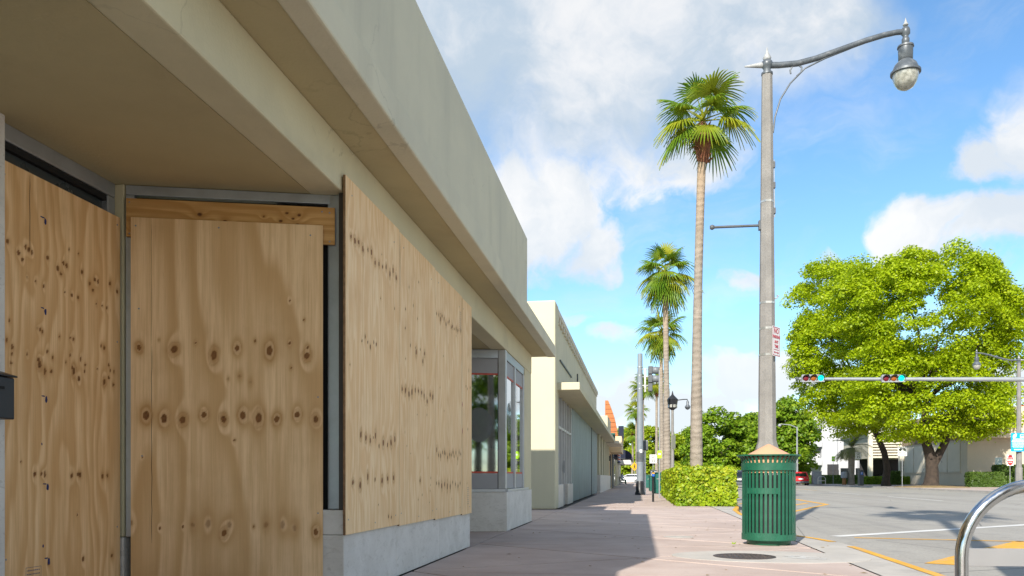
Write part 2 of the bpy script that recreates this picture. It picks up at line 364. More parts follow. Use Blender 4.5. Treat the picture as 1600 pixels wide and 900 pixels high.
M['tint'] = paint('tinted_glass', (0.012, 0.016, 0.018), 0.06, 0.05, 2)
M['tint'].node_tree.nodes['Principled BSDF'].inputs['IOR'].default_value = 1.6
M['dim_glass'] = paint('dim_shop_glass', (0.03, 0.037, 0.04), 0.08, 0.05, 2)
M['transom'] = paint('smoked_transom_glass', (0.05, 0.06, 0.062), 0.25, 0.1, 2)

def globe_mat():
    m, t, p = material('lamp_globe'); v = t.new('ShaderNodeTexCoord').outputs['Object']
    n = t.noise(v, 14, 5, 0.6)
    t.put(p.inputs['Base Color'], t.mix(t.ramp(n, .35, .7), (0.42, 0.42, 0.37), (0.20, 0.20, 0.17))); p.inputs['Roughness'].default_value = 0.18
    p.inputs['Coat Weight'].default_value = 0.6; return m
M['globe'] = globe_mat()
def lens_mat(name, col, em):
    m, t, p = material(name); p.inputs['Base Color'].default_value = (*col, 1); p.inputs['Roughness'].default_value = 0.3
    p.inputs['Emission Color'].default_value = (*col, 1); p.inputs['Emission Strength'].default_value = em; return m
M['lens_red'] = lens_mat('red_lens', (0.15, 0.006, 0.012), 0.0); M['lens_amber'] = lens_mat('amber_lens', (0.30, 0.085, 0.008), 0.0)
M['lens_green'] = lens_mat('green_lens_lit', (0.0, 0.75, 0.50), 1.0)

def asphalt():
    m, t, p = material('worn_asphalt'); v = t.new('ShaderNodeTexCoord').outputs['Object']
    big = t.noise(t.vmath('MULTIPLY', v, (1, 0.18, 1)), 0.35, 5, 0.6); fine = t.noise(v, 38, 4, 0.7); mid = t.noise(v, 2.2, 5, 0.65)
    c = t.mix(t.ramp(big, .3, .7), (0.33, 0.305, 0.265), (0.405, 0.38, 0.335))
    c = t.mix(t.ramp(mid, .5, .75, 0, .45), c, (0.17, 0.165, 0.155)); c = t.mix(t.ramp(fine, .3, .75, 0, .5), c, (0.16, 0.155, 0.145))
    lane = t.noise(t.vmath('MULTIPLY', v, (1.1, 0.03, 1)), 1.0, 4, .6); c = t.mix(t.ramp(lane, .50, .68, 0, .38), c, (0.21, 0.20, 0.185))
    oil = t.noise(v, 0.9, 3, .5); c = t.mix(t.ramp(oil, .66, .74, 0, .45), c, (0.13, 0.125, 0.12))
    vo = t.new('ShaderNodeTexVoronoi', feature='DISTANCE_TO_EDGE'); t.put(vo.inputs['Vector'], t.vmath('ADD', v, t.vmath('SCALE', t.new('ShaderNodeTexNoise').outputs['Color'], scale=0.6)))
    vo.inputs['Scale'].default_value = 0.28
    c = t.mix(t.ramp(vo.outputs['Distance'], 0.004, 0.0, 0, .8), c, (0.10, 0.10, 0.095))
    t.put(p.inputs['Base Color'], c); p.inputs['Roughness'].default_value = 0.88; t.put(p.inputs['Normal'], t.bump(fine, .5, .006)); return m
M['asphalt'] = asphalt()
def pink_slab():
    m, t, p = material('pink_concrete'); tcn = t.new('ShaderNodeTexCoord')
    geo = t.new('ShaderNodeNewGeometry'); v = geo.outputs['Position']
    n = t.noise(v, 1.1, 6, 0.62); st = t.noise(t.vmath('MULTIPLY', v, (0.5, 2.6, 1)), 0.9, 5, 0.6); fine = t.noise(v, 55, 5, 0.7); sp = t.noise(v, 9, 5, .7)
    c = t.mix(t.ramp(n, .3, .7), (0.44, 0.345, 0.30), (0.54, 0.44, 0.39))
    c = t.mix(t.ramp(st, .48, .75, 0, .35), c, (0.36, 0.25, 0.21))
    c = t.mix(t.ramp(sp, .56, .78, 0, .4), c, (0.28, 0.215, 0.19)); c = t.mix(t.ramp(fine, .4, .8, 0, .25), c, (0.25, 0.20, 0.18))
    gum = t.new('ShaderNodeTexVoronoi'); t.put(gum.inputs['Vector'], v); gum.inputs['Scale'].default_value = 2.6; gum.inputs['Randomness'].default_value = 1.0
    c = t.mix(t.math('MULTIPLY', t.ramp(gum.outputs['Distance'], .085, .05, 0, .55), t.ramp(t.noise(v, 1.7, 2, .5), .5, .58)), c, (0.13, 0.10, 0.09))
    oi = t.new('ShaderNodeObjectInfo'); hs = t.new('ShaderNodeHueSaturation'); t.put(hs.inputs['Value'], t.ramp(oi.outputs['Random'], 0, 1, .94, 1.05, False)); t.put(hs.inputs['Color'], c)
    t.put(p.inputs['Base Color'], hs.outputs[0]); p.inputs['Roughness'].default_value = 0.85; t.put(p.inputs['Normal'], t.bump(fine, .25, .006)); return m
M['pink'] = pink_slab()
def travertine():
    m, t, p = material('travertine'); v = t.new('ShaderNodeNewGeometry').outputs['Position']
    n = t.noise(v, 2.5, 6, .65, .6); veins = t.noise(t.vmath('MULTIPLY', v, (1, 1, 2.2)), 9, 7, .7, 1.2); pit = t.noise(v, 48, 4, .6); low = t.noise(v, 5, 5, .6)
    c = t.mix(t.ramp(n, .3, .7), (0.58, 0.555, 0.51), (0.70, 0.675, 0.63))
    c = t.mix(t.ramp(veins, .5, .74, 0, .55), c, (0.36, 0.33, 0.28)); c = t.mix(t.ramp(pit, .62, .76, 0, .6), c, (0.25, 0.23, 0.20))
    t.put(p.inputs['Base Color'], c); p.inputs['Roughness'].default_value = .6; t.put(p.inputs['Normal'], t.bump(pit, .35, .006)); return m
M['travertine'] = travertine()
def pole_concrete():
    m, t, p = material('exposed_aggregate_concrete'); v = t.new('ShaderNodeTexCoord').outputs['Object']
    n = t.noise(v, 3, 5, .6); ag = t.noise(v, 46, 4, .75); st = t.noise(t.vmath('MULTIPLY', v, (6, 6, .35)), 2, 5, .6)
    c = t.mix(t.ramp(n, .3, .7), (0.20, 0.192, 0.18), (0.27, 0.258, 0.24)); c = t.mix(t.ramp(ag, .5, .72, 0, .7), c, (0.15, 0.145, 0.135)); c = t.mix(t.ramp(ag, .42, .28, 0, .5), c, (0.44, 0.42, 0.39))
    c = t.mix(t.ramp(st, .5, .75, 0, .4), c, (0.18, 0.17, 0.16))
    t.put(p.inputs['Base Color'], c); p.inputs['Roughness'].default_value = .9; t.put(p.inputs['Normal'], t.bump(ag, .5, .01)); return m
M['pole_concrete'] = pole_concrete()
def palm_bark():
    m, t, p = material('palm_trunk_bark'); v = t.new('ShaderNodeTexCoord').outputs['Object']
    sp = t.new('ShaderNodeSeparateXYZ'); t.put(sp.inputs[0], v)
    n = t.noise(v, 2.0, 5, .6); ring = t.math('SINE', t.math('MULTIPLY', t.math('ADD', sp.outputs[2], t.math('MULTIPLY', n, .5)), 30)); fi = t.noise(t.vmath('MULTIPLY', v, (5, 5, 1)), 7, 5, .7)
    top = t.ramp(sp.outputs[2], 6.5, 11.5)
    c = t.mix(t.ramp(n, .3, .7), (0.24, 0.205, 0.165), (0.33, 0.285, 0.235)); c = t.mix(t.math('MULTIPLY', top, .6), c, (0.40, 0.27, 0.16))
    c = t.mix(t.math('MULTIPLY', t.ramp(ring, .2, 1, 0, .30), t.ramp(t.noise(v, 1.1, 3, .5), .4, .65)), c, (0.15, 0.12, 0.095)); c = t.mix(t.ramp(fi, .5, .75, 0, .5), c, (0.14, 0.115, 0.095))
    t.put(p.inputs['Base Color'], c); p.inputs['Roughness'].default_value = .95; t.put(p.inputs['Normal'], t.bump(t.math('ADD', t.math('MULTIPLY', ring, .4), fi), .6, .03)); return m
M['palm_bark'] = palm_bark()
M['boot'] = paint('palm_boot_fibre', (0.20, 0.075, 0.04), 0.95, 0.4, 8.0, 1.0, 18, dirt=(0.30, 0.17, 0.08), dirt_amt=.7, dscale=7)
M['palm_leaf'] = leaf_mat('fan_palm_leaf', (0.10, 0.21, 0.014), (0.16, 0.28, 0.016), (0.52, 0.46, 0.03), 1.6, .38)
M['date_leaf'] = leaf_mat('date_palm_leaf', (0.10, 0.15, 0.035), (0.15, 0.19, 0.05), (0.30, 0.23, 0.08), 1.0, .35)
M['leaf_lime'] = leaf_mat('lime_tree_leaf', (0.25, 0.375, 0.006), (0.39, 0.52, 0.008), (0.58, 0.66, 0.014), .35, .5)
M['leaf_mid'] = leaf_mat('mid_green_leaf', (0.12, 0.25, 0.012), (0.19, 0.33, 0.014), (0.36, 0.46, 0.03), .25, .42)
M['leaf_bright'] = leaf_mat('bright_green_leaf', (0.22, 0.34, 0.012), (0.32, 0.43, 0.014), (0.48, 0.53, 0.03), .25, .42)
M['leaf_hedge'] = leaf_mat('clusia_hedge_leaf', (0.13, 0.27, 0.008), (0.30, 0.44, 0.010), (0.62, 0.62, 0.04), 2.2, .35)
M['leaf_dark'] = leaf_mat('dark_hedge_leaf', (0.045, 0.10, 0.014), (0.085, 0.16, 0.02), (0.16, 0.24, 0.04), .8, .35)
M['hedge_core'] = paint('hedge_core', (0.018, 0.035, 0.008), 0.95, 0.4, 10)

def plywood(name, light, dark, f_big, f_x, contrast, fine_amt):
    m, t, p = material(name)
    tcn = t.new('ShaderNodeTexCoord'); oi = t.new('ShaderNodeObjectInfo')
    v = tcn.outputs['Object']; off = t.new('ShaderNodeCombineXYZ'); t.put(off.inputs[1], t.math('MULTIPLY', oi.outputs['Random'], 37.0))
    v = t.vmath('ADD', v, off.outputs[0]); sx = t.new('ShaderNodeSeparateXYZ'); t.put(sx.inputs[0], v)
    wa = t.new('ShaderNodeAttribute', attribute_name='warp').outputs['Fac']; kn = t.new('ShaderNodeAttribute', attribute_name='knot').outputs['Fac']; ha = t.new('ShaderNodeAttribute', attribute_name='halo').outputs['Fac']
    ph = t.noise(t.vmath('MULTIPLY', v, (1.5, 1, 0.26)), f_big, 3, .5)
    ph = t.math('ADD', t.math('MULTIPLY', ph, 26.0), t.math('MULTIPLY', sx.outputs[0], f_x)); ph = t.math('ADD', ph, t.math('MULTIPLY', wa, 3.4))
    saw = t.math('FRACT', t.math('DIVIDE', ph, 3.0)); band = t.math('MULTIPLY', t.ramp(saw, 0.10, 0.78), t.ramp(saw, 1.0, 0.80))
    fine = t.noise(t.vmath('MULTIPLY', v, (60, 1, 1.3)), 2.5, 4, .65); blot = t.noise(v, 2.4, 4, .6)
    streak = t.noise(t.vmath('MULTIPLY', v, (14, 1, .5)), 2.0, 5, .6)
    pores = t.noise(t.vmath('MULTIPLY', v, (220, 1, 9)), 1.0, 3, .7)
    c = t.mix(t.math('MULTIPLY', band, contrast), light, dark)
    c = t.mix(t.ramp(streak, .36, .66, 0, .55), c, dark); c = t.mix(t.ramp(fine, .4, .75, 0, fine_amt), c, [x * .85 for x in dark]); c = t.mix(t.ramp(blot, .45, .75, 0, .30), c, [x * .8 for x in dark])
    c = t.mix(t.ramp(pores, .6, .75, 0, .25), c, [x * .55 for x in dark])
    c = t.mix(t.math('MULTIPLY', ha, .80), c, (0.38, 0.18, 0.05)); c = t.mix(t.ramp(kn, 0, .45), c, (0.23, 0.10, 0.033)); c = t.mix(t.ramp(kn, .58, .92, 0, .85), c, (0.05, 0.022, 0.012))
    t.put(p.inputs['Base Color'], c); p.inputs['Roughness'].default_value = .72; p.inputs['Specular IOR Level'].default_value = .25
    t.put(p.inputs['Normal'], t.bump(t.math('ADD', fine, t.math('MULTIPLY', kn, -.6)), .18, .004)); return m
M['ply_front'] = plywood('plywood_pale', (0.95, 0.72, 0.44), (0.77, 0.48, 0.225), 2.6, 15.0, .6, .55)
M['ply_side'] = plywood('plywood_fine_grain', (0.86, 0.585, 0.315), (0.62, 0.35, 0.14), 1.7, 24.0, .8, .5)
M['ply_door'] = plywood('plywood_broad_grain', (0.86, 0.61, 0.355), (0.60, 0.365, 0.165), .75, 7.0, .9, .35)
M['plank'] = plywood('pine_plank', (0.66, 0.39, 0.15), (0.46, 0.23, 0.07), 1.4, 46.0, .75, .35)
M['ply_edge'] = paint('plywood_edge', (0.36, 0.22, 0.12), 0.85, 0.25, 20)

# ------------------------------------------------------------------ the setting: ground, road, kerbs, pavement
structure('ground', MB().add([(-900,-300,-0.30),(900,-300,-0.30),(900,2500,-0.30),(-900,2500,-0.30)], [(0,1,2,3)]), M['grass'])
road = structure('road', MB().add([(1.2,-260,-0.12),(120,-260,-0.12),(120,420,-0.12),(1.2,420,-0.12)], [(0,1,2,3)]), M['asphalt'])
ROADZ = -0.116
def marking(poly, m, name='painted_line'):
    return MB().add([(x, y, ROADZ) for x, y in poly], [tuple(range(len(poly)))]).build(name, m, road)
def stripe(a, b, wd, m, name='painted_line'):
    a, b = Vector(a), Vector(b); n = Vector((-(b - a).y, (b - a).x)).normalized() * wd / 2
    pts = [a + n, a - n, b - n, b + n]
    mb = MB(); k = max(1, int((b - a).length / 0.5)); vs = []; rnd = random.Random(int(a.x * 100 + b.y * 10))
    for i in range(k + 1):                                   # slightly worn, uneven edges
        c = a.lerp(b, i / k); j = n * (1 + rnd.uniform(-.10, .06)); l = n * (1 + rnd.uniform(-.10, .06))
        vs += [(c.x + j.x, c.y + j.y, ROADZ), (c.x - l.x, c.y - l.y, ROADZ)]
    mb.add(vs, [(2*i, 2*i+1, 2*i+3, 2*i+2) for i in range(k)])
    return mb.build(name, m, road)
def gr(px, py): return ground(px, py, -0.116)
stripe(gr(1305, 838), gr(1600, 820), .22, M['white_line']); a, b = Vector(gr(1450, 829)), Vector(gr(1600, 820)); stripe(b, b + (b - a) * 1.2, .22, M['white_line'])
stripe(gr(1335, 840), gr(1600, 846), .13, M['yellow']); a, b = Vector(gr(1500, 843)), Vector(gr(1600, 846)); stripe(b, b + (b - a) * 1.4, .13, M['yellow'])
marking([gr(1444, 880), gr(1500, 866), gr(1530, 874), gr(1500, 883)], M['yellow'], 'painted_hatch')
marking([gr(1530, 858), gr(1590, 845), gr(1640, 850), gr(1640, 857)], M['yellow'], 'painted_hatch')
stripe(gr(1236, 779), gr(1292, 788), .22, M['yellow']); stripe(gr(1292, 788), gr(1236, 800), .16, M['yellow']); stripe(gr(1236, 790), gr(1262, 786), .16, M['yellow'])
stripe(gr(1148, 778), gr(1236, 775.5), .14, M['yellow']); stripe(gr(1150, 788), gr(1175, 785), .14, M['yellow'])
for yy in (34, 46, 58, 70, 82): stripe((11.9, yy), (11.9, yy + 7), .14, M['white_line'])
stripe((12.6, 60), (12.6, 120), .12, M['yellow'])

KP = [(2.50,-14),(2.50,2),(2.50,6),(2.52,8.6),(2.53,9.6),(2.50,10.4),(2.38,11.1),(2.16,11.8),(2.14,13),(2.2,15.5),(2.28,18.3),(2.42,20.6),(2.66,22.2),(2.86,24),(2.86,60),(2.86,180)]
def kerb_strip(y0, y1, x_in, dx, dz, m, name, parent=None):
    pts = []
    for i in range(len(KP) - 1):
        (xa, ya), (xb, yb) = KP[i], KP[i + 1]
        for t in np.linspace(0, 1, 9)[:-1]: pts.append((xa + (xb - xa) * t, ya + (yb - ya) * t))
    pts = [p for p in pts if y0 <= p[1] <= y1]
    mb = MB(); vs = []
    for x, y in pts:
        xi = x_in if x_in is not None else x - 0.11
        vs += [(xi, y, dz), (x - 0.02 + dx, y, dz), (x + dx, y, -0.02 + dz), (x + dx, y, -0.13)]
    n = len(pts)
    mb.add(vs, [(4*i + k, 4*i + k + 1, 4*i + k + 5, 4*i + k + 4) for i in range(n - 1) for k in range(3)])
    return mb.build(name, m, parent)
kerb = tag(kerb_strip(-14, 180, 1.985, 0, -0.002, M['kerb'], 'kerb'), kind='structure')
for y0, y1 in ((1, 9.9), (10.5, 12.6), (17.6, 24)): kerb_strip(y0, y1, None, .004, .003, M['yellow'], 'yellow_paint', kerb)

walk = structure('pavement', MB().box(-3.9, 1.985, -14, 180, -.29, -.028), M['iron'])
far_bay = MB().box(-2.2, 1.985, 38.6, 180, -.027, -.003).build('far_slab', M['pink'], walk)
# bays scored corner to corner: four triangular slabs in each
XA, XB, BY = -1.945, 1.975, 2.9
def tri_mesh(pts):
    c = Vector((sum(p[0] for p in pts) / 3, sum(p[1] for p in pts) / 3))
    v = []
    for (x, y) in pts:
        dv = (Vector((x, y)) - c); q = c + dv * (1 - 0.022 / dv.length * 1.6); v.append((q.x, q.y))
    mb = MB(); n = 3; inner = [(c.x + (x - c.x) * .996, c.y + (y - c.y) * .996) for x, y in v]
    mb.add([(x, y, -.027) for x, y in v] + [(x, y, -.004) for x, y in v] + [(x, y, 0) for x, y in inner],
           [(0,1,4,3),(1,2,5,4),(2,0,3,5),(3,4,7,6),(4,5,8,7),(5,3,6,8),(6,7,8)]); return mb
W2, H2 = XB - XA, BY
corners = [(0, 0), (W2, 0), (W2, H2), (0, H2)]; mid = (W2 / 2, H2 / 2); tri = []
for k in range(4):
    o = tri_mesh([corners[k], corners[(k + 1) % 4], mid]).build('slab', M['pink'], walk); tri.append(o)
    o.location = (XA, -2.0 - .13 * 0, 0)
for row in range(1, 14):
    for k in range(4):
        o = tri[k].copy(); COL.objects.link(o); o.location = (XA, -2.0 + row * BY, 0)
structure('alcove_floor', MB().box(-3.9, -1.955, 2.0, 5.3, -.027, -.001), M['pink'])
structure('shop_gap_floor', MB().box(-3.9, -1.955, 9.0, 12.2, -.027, -.001).box(-14, -1.955, 14.75, 20.4, -.027, -.006), M['pink'])
# concrete collar with the manhole and a small cover farther on
mx_, my_ = ground(1163, 870)
structure('concrete_patch', MB().lathe([(1.0, -.004), (1.0, .0035)], 40, (0, 0, 0)).xform(Matrix.Translation((mx_ + .25, my_ + .05, 0)) @ Matrix.Diagonal((.98, .62, 1, 1))), M['concrete'])
mh = empty('manhole_cover', 'dark round cast iron manhole cover set in grey concrete', 'manhole cover', (mx_, my_, .004))
MB().lathe([(.31, 0), (.31, .004), (.275, .004), (.275, .002), (.27, .002)], 36).build('cover_ring', M['iron'], mh, w=False)
tb = MB()
for i in range(-5, 6):
    for j in range(-5, 6):
        if math.hypot(i, j) * .048 < .25: tb.box(i*.048 - .013, i*.048 + .013, j*.048 - .013, j*.048 + .013, .0015, .0045)
tag(tb.build('cover_tread', M['iron'], mh, w=False), kind='stuff')
sx_, sy_ = ground(1060, 839)
vc = empty('valve_cover', 'small round grey valve cover in the sunlit pink pavement', 'utility cover', (sx_, sy_, .001))
MB().lathe([(.20, 0), (.20, .003), (.17, .003), (.17, .0015)], 28).build('rim', M['concrete'], vc, w=False)
MB().lathe([(.165, 0), (.165, .0025), (.05, .0025), (.04, .001)], 28).build('lid', M['kerb'], vc, w=False)
# surveyors' white spray marks by the bin
for k, (px, py) in enumerate(((1236, 871), (1262, 872))):
    x, y = ground(px, py); rr = random.Random(k); mb = MB()
    for i in range(7):
        a = rr.uniform(-.4, .4); u = Vector((math.cos(a), math.sin(a))) * rr.uniform(.05, .11); n = Vector((-u.y, u.x)).normalized() * .014
        c = Vector((x + rr.uniform(-.10, .10), y + rr.uniform(-.17, .17)))
        mb.add([(*(c - u - n), .0045 + i*.0003), (*(c + u - n), .0045 + i*.0003), (*(c + u + n), .0045 + i*.0003), (*(c - u + n), .0045 + i*.0003)], [(0,1,2,3)])
    mb.build('spray_mark', M['white_line'], bpy.data.objects['concrete_patch'], w=False)

farwalk = structure('far_pavement', MB().box(21, 60, 20, 300, -.29, -.01), M['pink'])
structure('far_kerb', MB().box(20.85, 21, 20, 300, -.29, 0), M['kerb'])
structure('verge', MB().box(24.2, 34, 97, 260, -.28, .012), M['grass'])
structure('tree_island', MB().prism([(5.0,128),(21.7,122),(21.7,250),(-1.5,250),(1.0,160)], -.28, .02), M['grass'])

# ------------------------------------------------------------------ the boarded-up shop
shop = empty('boarded_up_shop', 'cream stucco shop with deep parapet and boarded windows on the left', 'building', (-2.5, 5, 0))
def P(mb, name, m, **k): return mb.build(name, M[m], shop, **k)
YE = 14.72
P(MB().box(-2.20, -1.965, -5, YE, 2.73, 3.08), 'header_beam', 'stucco', bevel=.012)
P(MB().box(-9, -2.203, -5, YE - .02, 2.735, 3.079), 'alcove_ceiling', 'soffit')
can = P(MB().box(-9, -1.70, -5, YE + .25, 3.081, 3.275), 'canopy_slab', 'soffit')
P(MB().box(-1.698, -1.545, -5, YE + .25, 3.068, 3.278), 'canopy_lip', 'stucco_grey', bevel=.014)
P(MB().box(-2.6, -1.585, 1.8, 11.42, 3.28, 4.26), 'parapet', 'stucco_grey', bevel=.02)
P(MB().box(-12, -2.95, -5, YE + .1, 3.277, 5.0), 'roof_block', 'stucco')
P(MB().box(-12, -9.003, -5, YE, 0, 3.27), 'rear_wall', 'stucco')
# alcove window on the left, with smoked transom above the board
P(MB().box(-3.60, -3.46, 2.3, 4.80, .60, 2.72), 'window_backing', 'black')
P(MB().box(-3.455, -3.435, 3.78, 4.70, .60, 2.62), 'transom_pane', 'transom')
P(MB().box(-3.455, -3.39, 3.74, 4.775, 2.64, 2.734), 'window_head', 'alu', bevel=.006)
P(MB().box(-3.43, -3.40, 3.74, 4.72, 2.60, 2.638), 'window_gasket', 'black')
P(MB().box(-3.455, -3.39, 4.70, 4.775, .6, 2.638), 'window_jamb', 'alu', bevel=.006)
P(MB().box(-3.62, -3.318, 2.9, 3.772, 0, 2.733), 'stone_pilaster', 'travertine', bevel=.008)
P(MB().box(-3.62, -3.37, 3.775, 4.78, 0, .6), 'knee_wall', 'travertine')
P(MB().box(-3.62, -3.335, 4.778, 4.90, .42, 2.733), 'corner_post', 'stucco', bevel=.006)
P(MB().box(-3.62, -3.335, 4.778, 4.90, 0, .417), 'corner_stone', 'travertine', bevel=.006)
P(MB().box(-3.62, -2.04, 1.0, 2.28, 0, .585), 'near_knee_wall', 'travertine', bevel=.008)
# the door, set slightly askew
A, B = Vector((-3.33, 4.80)), Vector((-2.07, 5.19)); du = (B - A).normalized(); DL = (B - A).length; DR = math.atan2(du.y, du.x)
TD = Matrix.Translation((A.x, A.y, 0)) @ Matrix.Rotation(DR, 4, 'Z')           # local x along the door, -y towards the street
def Q(mb, name, m, **k): return mb.xform(TD).build(name, M[m], shop, **k)
Q(MB().box(.02, DL, .03, .06, 0, 2.64), 'door_leaf', 'black')
Q(MB().box(0, DL + .02, -.01, .05, 2.668, 2.732), 'door_head', 'alu', bevel=.005)
Q(MB().box(.0, .055, -.012, .05, .42, 2.666), 'door_jamb', 'alu', bevel=.004)
# display bay that carries the long run of plywood
P(MB().box(-2.092, -2.002, 5.178, 5.29, .592, 2.731), 'bay_corner_post', 'alu', bevel=.008)
P(MB().box(-2.000, -1.957, 5.15, 5.26, .592, 2.729), 'channel', 'bronze', bevel=.003)
P(MB().box(-2.5, -1.99, 5.27, 9.17, .60, 2.728), 'bay_backing', 'black')
for k, (y0, y1) in enumerate(((5.125, 6.30), (6.304, 7.75), (7.754, 9.185))):
    P(MB().box(-2.13 if k == 0 else -2.2, -1.955, y0, y1, .425, .59), 'stone_slab', 'travertine', bevel=.004)
    P(MB().box(-2.13 if k == 0 else -2.2, -1.955, y0, y1, 0, .422), 'stone_slab', 'travertine', bevel=.004)
P(MB().box(-3.6, -2.205, 8.95, 9.18, 0, 2.73), 'return_wall', 'stucco')
P(MB().box(-3.5, -2.9, 9.2, 9.9, 2.50, 2.728), 'ceiling_box', 'stucco', bevel=.01)
# far display bay with glass
FY = 11.86
SL = Matrix.Translation((-1.962, FY, 0)) @ Matrix.Rotation(R(17.2), 4, 'Z')        # local -x runs back into the alcove
def S(mb, name, m, **k): return mb.xform(SL).build(name, M[m], shop, **k)
for x0, x1 in ((-1.45, -.603), (-.60, -.002)): S(MB().box(x0, x1, 0, .2, 0, .59), 'stone_slab', 'travertine', bevel=.004)
for (x0, x1, y0, y1) in ((-2.2, -1.962, FY + .06, 13.3), (-2.2, -1.962, 13.303, YE - .002)):
    P(MB().box(x0, x1, y0, y1, 0, .59), 'stone_slab', 'travertine', bevel=.004)
S(MB().box(-1.45, -.02, -.01, .16, .592, .635), 'window_sill', 'alu_white', bevel=.004)
P(MB().box(-2.10, -1.965, FY + .17, 14.35, .592, .632), 'window_sill', 'alu_white', bevel=.004)
P(MB().box(-2.085, -1.972, FY - .02, FY + .10, .637, 2.727), 'bay_corner_post', 'alu_white', bevel=.006)
S(MB().box(-1.45, -.13, 0, .08, 2.60, 2.727), 'window_head', 'alu', bevel=.004)
P(MB().box(-2.06, -1.985, FY + .103, 14.35, 2.60, 2.727), 'window_head', 'alu', bevel=.004)
P(MB().box(-2.05, -1.98, 12.82, 12.90, .635, 2.598), 'mullion', 'alu_white', bevel=.004)
P(MB().box(-2.05, -1.98, 13.80, 13.88, .635, 2.598), 'mullion', 'alu_white', bevel=.004)
P(MB().box(-2.3, -1.972, 13.885, YE - .004, .593, 2.728), 'end_pier', 'stucco', bevel=.01)
S(MB().box(-1.45, -.13, .035, .045, .637, 2.598), 'pane', 'glass')
P(MB().box(-2.025, -2.015, FY + .105, 12.815, .637, 2.598), 'pane', 'glass'); P(MB().box(-2.025, -2.015, 12.905, 13.795, .637, 2.598), 'pane', 'glass')
for nm, m, z0, z1 in (('grey_band', 'decal', .64, .872), ('red_tape', 'decal_red', .874, .900), ('red_tape', 'decal_red', 2.350, 2.374), ('grey_band', 'decal', 2.376, 2.596)):
    S(MB().box(-1.45, -.13, .026, .033, z0, z1), nm, m)
    P(MB().box(-2.013, -2.006, FY + .106, 12.814, z0, z1), nm, m); P(MB().box(-2.013, -2.006, 12.906, 13.794, z0, z1), nm, m)
def disc(name, c, rx, rz, axis, m):
    pts = []
    for k in range(28):
        a = 2 * math.pi * k / 28; p = (c[0] + rx * math.cos(a), c[1], c[2] + rz * math.sin(a)) if axis == 'y' else (c[0], c[1] + rx * math.cos(a), c[2] + rz * math.sin(a)); pts.append(p)
    return P(MB().extr(pts, (0, .004, 0) if axis == 'y' else (.004, 0, 0)), name, m)
pts = [(-.41 + .20 * math.cos(2 * math.pi * k / 28), .028, 1.60 + .26 * math.sin(2 * math.pi * k / 28)) for k in range(28)]
S(MB().extr(pts, (0, .004, 0)), 'window_sticker', 'decal_disc')
disc('window_sticker', (-2.013, 12.42, 1.74), .20, .24, 'x', 'decal_disc')
P(MB().box(-5.2, -2.3, 14.3, 14.6, .6, 2.73).box(-5.2, -5.0, 12.3, 14.29, .6, 2.73).box(-5.0, -2.3, FY + .3, 14.29, .55, .62), 'display_room', 'room')
bd = empty('leaning_board', 'brown wooden board leaning inside the far shop window', 'board', (-2.30, FY + .18, .62))
MB().box(-.10, .10, 0, .02, 0, .62).build('board', M['wood_brown'], bd, w=False); bd.rotation_euler = (0, R(14), 0)
MB().box(-.11, .11, -.012, 0, .60, .64).build('edge_strip', M['tan_lid'], bd, w=False)
# the black letter box on the pilaster and the sack by the door
mbx = empty('mailbox', 'black metal letter box fixed to the stone pilaster at left edge', 'mailbox', (-3.316, 3.5, 1.11))
MB().box(0, .115, -.2, .2, 0, .215).build('case', M['black_metal'], mbx, w=False, bevel=.006)
MB().extr([(-.0, -.21, .218), (.125, -.21, .218), (.125, -.21, .226), (0, -.21, .262)], (0, .42, 0)).build('lid', M['black_metal'], mbx, w=False, bevel=.003)
MB().box(.1155, .118, -.13, .13, .15, .165).build('slot', M['black'], mbx, w=False)
sk = empty('sack', 'pale canvas sack lying at the foot of the boarded door', 'sack', (-2.63, 4.62, 0))
mb = MB(); prof = [(.02, 0), (.19, .01), (.235, .05), (.24, .10), (.215, .148), (.13, .170), (.02, .175)]
mb.lathe(prof, 24)
rs = random.Random(5); mb.v = [(x * 1.0 + .012 * math.sin(9 * y + 5 * z), y * .62 + .012 * math.sin(11 * x), z * (1 + .07 * math.sin(7 * x + 4 * y))) for x, y, z in mb.v]
mb.build('sack_body', M['stone_bag'], sk, w=False, smooth=True); MB().tube([(.21, 0, .12), (.26, .01, .115), (.30, .03, .10)], [.05, .02, .045], 10).build('tied_neck', M['stone_bag'], sk, w=False, smooth=True)

